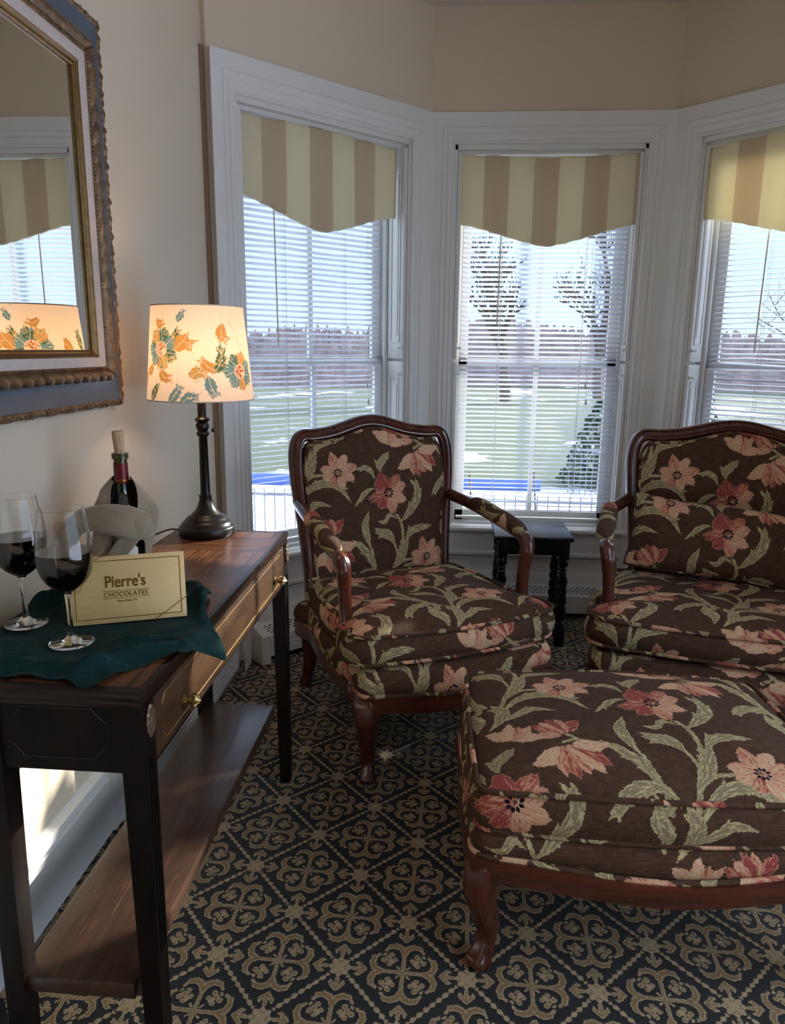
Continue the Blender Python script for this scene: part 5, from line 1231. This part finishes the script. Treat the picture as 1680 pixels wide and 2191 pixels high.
# ------------------------------------------------------------------ green cloth under the glasses
def make_napkin():
    out = [(-.795, 1.045), (-.74, 1.005), (-.66, 1.012), (-.585, 1.012), (-.535, .996), (-.512, 1.010), (-.490, 1.060), (-.462, 1.095), (-.430, 1.125), (-.420, 1.165), (-.400, 1.205), (-.388, 1.235), (-.418, 1.268), (-.448, 1.310), (-.462, 1.370), (-.478, 1.430), (-.520, 1.462), (-.570, 1.45), (-.63, 1.435), (-.70, 1.45), (-.76, 1.44), (-.79, 1.36), (-.80, 1.2)]
    O = resample(spline(out, 8, True), .005); ctr = np.array([-.62, 1.22]); nr = 90; r = np.linspace(.01, 1, nr)
    X = ctr + r[:, None, None] * (O - ctr)[None]; x = X[..., 0]; y = X[..., 1]; th = np.arctan2(y - 1.22, x + .62); rr = np.repeat(r[:, None], len(O), 1)
    g = lambda cx_, cy_, s_: np.exp(-(((x - cx_) ** 2 + (y - cy_) ** 2) / s_ ** 2))
    calm = 1 - np.clip(1.9 * g(-.632, 1.150, .060) + 1.9 * g(-.752, 1.218, .060) + .9 * np.exp(-(((x + .58 + (y - 1.27) * .0) / .12) ** 2 + ((y - 1.262) / .035) ** 2)), 0, 1)
    def ridge(x0_, y0_, x1_, y1_, w_, h_):
        d = np.array([x1_ - x0_, y1_ - y0_]); L2 = d @ d; tt = np.clip(((x - x0_) * d[0] + (y - y0_) * d[1]) / L2, 0, 1); dd = np.hypot(x - x0_ - tt * d[0], y - y0_ - tt * d[1]); return h_ * np.exp(-(dd / w_) ** 2) * (.25 + .75 * np.sin(np.clip(tt, 0.05, .95) * PI) ** .5)
    z = TZ + .0035 + calm * (.004 + .004 * np.sin(x * 46 + y * 20) * np.sin(y * 37 - x * 12) + .003 * np.sin(x * 90 - y * 60) * rr)
    z = z + calm * (ridge(-.80, 1.06, -.52, 1.045, .016, .014) + ridge(-.56, 1.03, -.44, 1.16, .014, .018) + ridge(-.70, 1.09, -.47, 1.19, .012, .010) + ridge(-.462, 1.34, -.52, 1.45, .020, .032) + ridge(-.47, 1.36, -.445, 1.28, .010, .012) + ridge(-.78, 1.33, -.60, 1.42, .030, .050) + ridge(-.60, 1.38, -.50, 1.36, .02, .02))
    z = z + .006 * np.maximum(0, rr - .93) / .07 * np.sin(th * 11) * .5
    # hanging over the front edge of the table
    ov = np.maximum(0, x + .434); z = np.where(ov > 0, np.maximum(z - ov * .9 - ov ** 2 * 6, TZ - .06), z)
    near = np.maximum(0, .990 - y); z = z - near * 1.0
    V = np.stack([x, y, z], -1).reshape(-1, 3); F = grid_faces(nr, len(O), True)
    # cloth thickness
    nb = len(V); Vb = V.copy(); Vb[:, 2] -= .0014; last = (nr - 1) * len(O); k = np.arange(len(O)); k2 = (k + 1) % len(O)
    rim = np.stack([last + k, last + k2, last + k2 + nb, last + k + nb], 1)
    o = fast_mesh('cloth_napkin', np.vstack([V, Vb]), np.vstack([F, F[:, ::-1] + nb, rim]), M['green'], None, True)
    tag(o, 'dark green cloth spread over the near end of the console under the glasses', 'cloth')
make_napkin()

# ------------------------------------------------------------------ box of chocolates
def make_box():
    a = math.atan2(1.304 - 1.229, -.480 + .668); t = empty('chocolate_box', (-.572, 1.252, TZ + .0085), a)
    t.rotation_euler = (math.radians(-17), math.radians(0), a); tag(t, 'gold chocolate box with raised lettering propped upright on the green cloth', 'box')
    w, h, d = .1015, .1235, .026
    mb = MB(); mb.box(-w, w, 0, .013, 0, h, .0012); mb.build('lid', M['box'], t, True, 40)
    mb = MB(); mb.box(-w + .002, w - .002, .0132, d, .002, h - .002, .001); mb.build('tray', M['box'], t, True, 40)
    mb = MB(); i = .0085
    for (xa, xb, za, zb_) in ((-w + i, w - i, i, i + .0013), (-w + i, w - i, h - i - .0013, h - i), (-w + i, -w + i + .0013, i, h - i), (w - i - .0013, w - i, i, h - i)): mb.box(xa, xb, -.0005, .0002, za, zb_)
    mb.build('foil_border', M['foil'], t, False)
    R_ = lambda x, z: Matrix.Translation((x, -.0003, z)) @ Matrix.Rotation(PI / 2, 4, 'X')
    text_obj('lettering', "Pierre's", .0305, .0007, M['foil'], t, R_(-.005, .0745), sx=.78)
    text_obj('lettering', 'CHOCOLATES', .0118, .0003, M['foil'], t, R_(-.005, .0515), sx=.93, space=1.12)
    text_obj('lettering', 'New Hope, PA', .0056, .0002, M['foil'], t, R_(-.003, .0395), sx=.92, space=1.1)
    mb = MB()
    for z in (.0580, .0448): mb.box(-.045, .036, -.0005, .0002, z, z + .0008)
    mb.build('foil_rule', M['foil'], t, False)
    mb = MB()
    mb.tube([(.0425, -.0012, -.001), (.070, -.0014, .016), (w + .001, -.001, .0375), (w + .001, .012, .040)], .0006, 6)
    mb.build('elastic_cord', M['thread'], t); mb = MB()
    mb.tube([(-.042, -.0005, h + .001), (-.060, -.0014, h - .008), (-.085, -.0018, h - .03), (-w - .001, -.001, h - .048)], .0006, 6)
    mb.build('elastic_cord', M['thread'], t); mb = MB()
    for (px_, pz_) in ((-.070, h + .004), (-.088, h - .066)): mb.tube(spline([(-.080, -.003, h - .026), ((-.080 + px_) / 2 - .006, -.006, (h - .026 + pz_) / 2), (px_, -.006, pz_), ((-.080 + px_) / 2 + .007, -.007, (h - .026 + pz_) / 2), (-.080, -.003, h - .026)], 8), .0006, 6)
    mb.tube(spline([(-.080, -.003, h - .026), (-.060, -.006, h - .004), (-.040, -.002, h + .010)], 6), .0005, 6)
    mb.build('bow', M['thread'], t)
make_box()

# ------------------------------------------------------------------ outdoors
GZ = -.95
g = MB(); g.poly([(-60, 3.9), (60, 3.9), (90, 120), (-90, 120)], GZ - .1, GZ); g.poly([(2.2, -20), (60, -20), (60, 3.9), (2.2, 3.9)], GZ - .1, GZ); tag(g.build('ground', M['ground'], None, False), kind='structure')
def tree(name, loc, h, seed, label, spread=.5, depth=4, r0=.12, mat='bark', lean=0, group='bare winter trees outside', n1=5):
    R = random.Random(seed); mb = MB(); mt = MB()
    def br(p, d, L, r, lv, mm):
        n = 5; P = [np.array(p)]; dd = np.array(d, float)
        for k in range(n): 
            dd = dd + np.array([R.uniform(-.14, .14), R.uniform(-.14, .14), R.uniform(-.06, .12)]); dd /= np.linalg.norm(dd); P.append(P[-1] + dd * L / n)
        mm.tube(np.array(P), r, 5 if lv > 0 else 8, scales=np.linspace(1, .55, n + 1))
        if lv >= depth: return
        for k in range(n1 if lv < 2 else 4):
            f = R.uniform(.35, 1) if lv > 0 else R.uniform(.42, 1); q = P[min(n, int(f * n))]; a = R.uniform(0, 2 * PI); nd = dd * (1 - spread) + spread * 1.25 * np.array([math.cos(a), math.sin(a), R.uniform(.1, .7)]); nd /= np.linalg.norm(nd)
            br(q, nd, L * R.uniform(.45, .68), r * .5, lv + 1, mt)
        if lv == 0: br(P[-1], dd, L * .6, r * .55, 1, mt)
    br((0, 0, 0), (lean, 0, 1), h * .45, r0, 0, mb)
    e_ = empty(name, loc); mb.build('trunk', M[mat], e_); mt.build('branches', M[mat], e_); tag(e_, label, 'tree', group); return e_
tree('bare_tree', (2.6, 33, GZ), 10, 3, 'bare branching tree on the far lawn behind the middle window', .55, 4, .26)
tree('bare_tree', (7.2, 36, GZ), 11, 8, 'second bare tree on the far lawn, right of the first in the middle window', .55, 4, .26)
tree('bare_tree', (-1.6, 40, GZ), 8, 9, 'smaller bare tree at the left of the middle window', .55, 4, .16)
tree('bare_tree', (7.6, 9.5, GZ), 7.5, 12, 'bare tree close outside the right angled window', .6, 4, .11)
tree('bare_tree', (-13, 30, GZ), 6.5, 21, 'bare tree beyond the left angled window', .6, 4, .14)
tree('bare_tree', (-20, 36, GZ), 7, 33, 'farther bare tree at the left of the left angled window', .6, 4, .16)
def woodland():
    R = random.Random(4); nu, nv = 700, 7; V = []
    for j in range(nv):
        f = j / (nv - 1)
        for i in range(nu):
            a = -.95 + 1.75 * i / (nu - 1); d = 47 + 3 * math.sin(a * 7) + f * 3; top = 3.5 + .45 * math.sin(a * 9 + 1) + .3 * math.sin(a * 23) + R.uniform(-.28, .28) * f
            V.append((d * math.sin(a), d * math.cos(a), GZ + top * f + (R.uniform(-.15, .15) if 0 < j else 0)))
    o = fast_mesh('distant_woodland', V, grid_faces(nv, nu), M['hill'], None, False); tag(o, 'band of distant brown winter woodland on the horizon through the blinds', 'woodland', None, 'stuff')
woodland()
def shrub(loc, w_, h_, seed, label, mat='shrub', ex=.7, n_=900):
    R = random.Random(seed); V = []; F = []
    for k in range(n_):
        z = R.random() ** (1.3 if ex > .5 else 1.0); r = (1 - z) ** ex * w_ * math.sqrt(R.uniform(.35, 1)); a = R.uniform(0, 2 * PI); p = np.array([r * math.cos(a), r * math.sin(a), .05 + z * h_]); s = R.uniform(.05, .12) * w_ * 1.3
        t1 = np.array([R.gauss(0, 1) for _ in range(3)]); t1 /= np.linalg.norm(t1); t2 = np.cross(t1, [R.gauss(0, 1) for _ in range(3)]); t2 /= np.linalg.norm(t2) + 1e-9; b = len(V)
        V += [p - t1 * s, p + t2 * s * .5, p + t1 * s, p - t2 * s * .5]; F.append((b, b + 1, b + 2, b + 3))
    e_ = empty('evergreen_shrub', loc); fast_mesh('foliage', V, F, M[mat], e_, False); mb = MB(); mb.tube([(0, 0, 0), (0, 0, h_ * .6)], .04 * w_ + .02, 8); mb.build('trunk', M['bark'], e_); tag(e_, label, 'shrub', 'evergreen shrubs outside'); return e_
shrub((2.6, 12.8, GZ), .62, 1.35, 1, 'evergreen shrub at the right of the middle window'); shrub((4.3, 14.2, GZ), 1.0, 2.7, 2, 'taller evergreen farther right behind the middle window')
shrub((-5.6, 14.6, GZ), 1.3, 1.3, 3, 'low evergreen seen through the left angled window'); shrub((-8.6, 17.5, GZ), 1.6, 1.6, 4, 'wide evergreen farther out in the left angled window'); shrub((-12.4, 20, GZ), 1.4, 1.7, 5, 'small evergreen at the far left beyond the lamp')
# covered pool with snow, garden fence
mb = MB(); mb.poly([(-3.2, 8.2), (3.0, 8.2), (1.55, 11.4), (-3.2, 11.4)], GZ, GZ + .10); pv = mb.build('pool_cover', M['snow'], None, False); tag(pv, 'snow covered blue pool cover below the middle window', 'pool cover')
mb = MB(); mb.box(-3.2, 1.5, 11.42, 11.50, GZ, GZ + .28, .01); o = mb.build('blue_edge', M['tarp'], pv)
def fence(x0, y0, x1, y1, label):
    t = empty('garden_fence', (x0, y0, GZ), math.atan2(y1 - y0, x1 - x0)); L = math.hypot(x1 - x0, y1 - y0); mb = MB(); n = int(L / .11)
    for k in range(n + 1): mb.tube([(k * .11, 0, 0), (k * .11, 0, .78)], .007, 5)
    mb.build('bars', M['iron'], t); mb = MB(); mb.box(0, L, -.012, .012, .70, .73); mb.box(0, L, -.012, .012, .08, .11); mb.build('rails', M['iron'], t); tag(t, label, 'fence', 'metal garden fences')
fence(2.0, 11.9, 5.2, 8.6, 'metal fence right of the pool cover in the middle window'); fence(-3.0, 7.6, 1.9, 7.5, 'metal fence just outside, low in the middle window')
def stake(x, y, label):
    mb = MB(); mb.tube([(0, 0, 0), (-.08, 0, .95)], .012, 6); o = mb.build('garden_stake', M['bark'], None); o.location = (x, y, GZ + .0); tag(o, label, 'stake', 'garden stakes by the pool')
stake(.35, 7.9, 'left thin dark stake in the snow outside the middle window'); stake(1.05, 8.0, 'right thin dark stake in the snow outside the middle window')
# neighbouring house far left
hb = empty('neighbour_house', (-17.5, 27, GZ)); mb = MB(); mb.box(-3, 3, -2, 2, 0, 2.4); mb.build('wall', M['brick'], hb, False); mb = MB(); mb.add([(-3.3, -2.4, 2.35), (3.3, -2.4, 2.35), (3.3, 2.4, 2.35), (-3.3, 2.4, 2.35), (-3.3, 0, 3.6), (3.3, 0, 3.6)], [(0, 1, 5, 4), (2, 3, 4, 5), (0, 4, 3), (1, 2, 5), (0, 3, 2, 1)]); mb.build('roof', M['snow'], hb, False)
for x in (-1.8, 0, 1.8): mb = MB(); mb.box(x - .4, x + .4, -2.03, -1.99, 1.0, 1.9); mb.build('window', M['dark'], hb, False); tag(hb, 'distant low house with a snowy roof, left of the left angled window', 'house')
shrub((3.15, 4.95, GZ), .85, 3.06, 14, 'unseen leafy sun screen added outside the right angled window', 'shrub', .08, 5200)  # out of view, added to block low sun through the right window
# ornamental shrub close to the right window that dapples the sun
tree('bare_shrub', (3.8, 7.8, GZ), 4.6, 52, 'tangled bare shrub right outside the right angled window', .65, 4, .035, group=None, n1=6)

# ------------------------------------------------------------------ camera
f_px, yaw, pitch, roll, hcam = 1579., .0703, .2164, .0111, 1.274
fw = np.array([-math.sin(yaw) * math.cos(pitch), math.cos(yaw) * math.cos(pitch), -math.sin(pitch)]); rt = np.array([math.cos(yaw), math.sin(yaw), 0]); up = np.cross(rt, fw)
r2 = rt * math.cos(roll) + up * math.sin(roll); u2 = -rt * math.sin(roll) + up * math.cos(roll)
cam = bpy.data.cameras.new('camera'); cam.sensor_fit = 'VERTICAL'; cam.sensor_height = 24; cam.lens = f_px / 2191 * 24; cam.clip_start = .02; cam.clip_end = 400
co = bpy.data.objects.new('camera', cam); C.objects.link(co)
co.matrix_world = Matrix(((r2[0], u2[0], -fw[0], 0), (r2[1], u2[1], -fw[1], 0), (r2[2], u2[2], -fw[2], hcam), (0, 0, 0, 1)))
SC.camera = co

# ------------------------------------------------------------------ light: sky, sun, portals at the window openings
SUN_AZ, SUN_EL, SUN_E, SKY_E = 49.5, 22.0, 6.0, 1.3
sl = bpy.data.lights.new('sun', 'SUN'); sl.energy = SUN_E; sl.angle = math.radians(.55); sl.color = (1, .93, .84)
so = bpy.data.objects.new('sun', sl); C.objects.link(so)
az, el = math.radians(SUN_AZ), math.radians(SUN_EL); dv = Vector((math.sin(az) * math.cos(el), math.cos(az) * math.cos(el), math.sin(el))); so.rotation_euler = dv.to_track_quat('Z', 'Y').to_euler(); so.location = (8, 8, 6)
wd_ = bpy.data.worlds.new('sky'); SC.world = wd_; wd_.use_nodes = True; nt = wd_.node_tree; nt.nodes.clear()
tc = nt.nodes.new('ShaderNodeTexCoord'); sp = nt.nodes.new('ShaderNodeSeparateXYZ'); nt.links.new(tc.outputs['Generated'], sp.inputs[0])
rp = nt.nodes.new('ShaderNodeValToRGB'); nt.links.new(sp.outputs[2], rp.inputs[0])
el_ = rp.color_ramp.elements; el_[0].position = 0; el_[0].color = (.30, .39, .47, 1); el_[1].position = .75; el_[1].color = (1.38, 1.5, 1.72, 1)
e2 = el_.new(.10); e2.color = (.27, .43, .64, 1); e2 = el_.new(.20); e2.color = (.30, .48, .74, 1); e2 = el_.new(.34); e2.color = (1.28, 1.42, 1.66, 1)
bg = nt.nodes.new('ShaderNodeBackground'); bg.inputs[1].default_value = SKY_E; nt.links.new(rp.outputs[0], bg.inputs[0]); wo = nt.nodes.new('ShaderNodeOutputWorld'); nt.links.new(bg.outputs[0], wo.inputs[0])
def portal(loc, rz, w_, h_):
    l = bpy.data.lights.new('window_portal', 'AREA'); l.shape = 'RECTANGLE'; l.size = w_; l.size_y = h_; l.cycles.is_portal = True
    o = bpy.data.objects.new('window_portal', l); C.objects.link(o); o.location = loc; d = Vector((math.sin(rz), -math.cos(rz), 0)); o.rotation_euler = d.to_track_quat('-Z', 'Z').to_euler()
for nm, o2, rz, L, s0, s1 in WINS:
    c_ = np.array(o2) + np.array([math.cos(rz), math.sin(rz)]) * (s0 + s1) / 2 + np.array([-math.sin(rz), math.cos(rz)]) * .19
    portal((c_[0], c_[1], (WZ0 + WZ1) / 2), rz, s1 - s0, WZ1 - WZ0)
portal((XR + .19, 2.82 - 2.6, 1.285), -PI / 2, 2.7, 2.33)

SC.view_settings.view_transform = 'Standard'; SC.view_settings.look = 'None'; SC.view_settings.gamma = 1; SC.view_settings.exposure = 1.35; SC.view_settings.use_curve_mapping = False
SC.cycles.max_bounces = 10; SC.cycles.diffuse_bounces = 5; SC.cycles.glossy_bounces = 4; SC.cycles.transmission_bounces = 10; SC.cycles.transparent_max_bounces = 12; SC.cycles.caustics_reflective = False; SC.cycles.caustics_refractive = False
SC.cycles.sample_clamp_indirect = 6
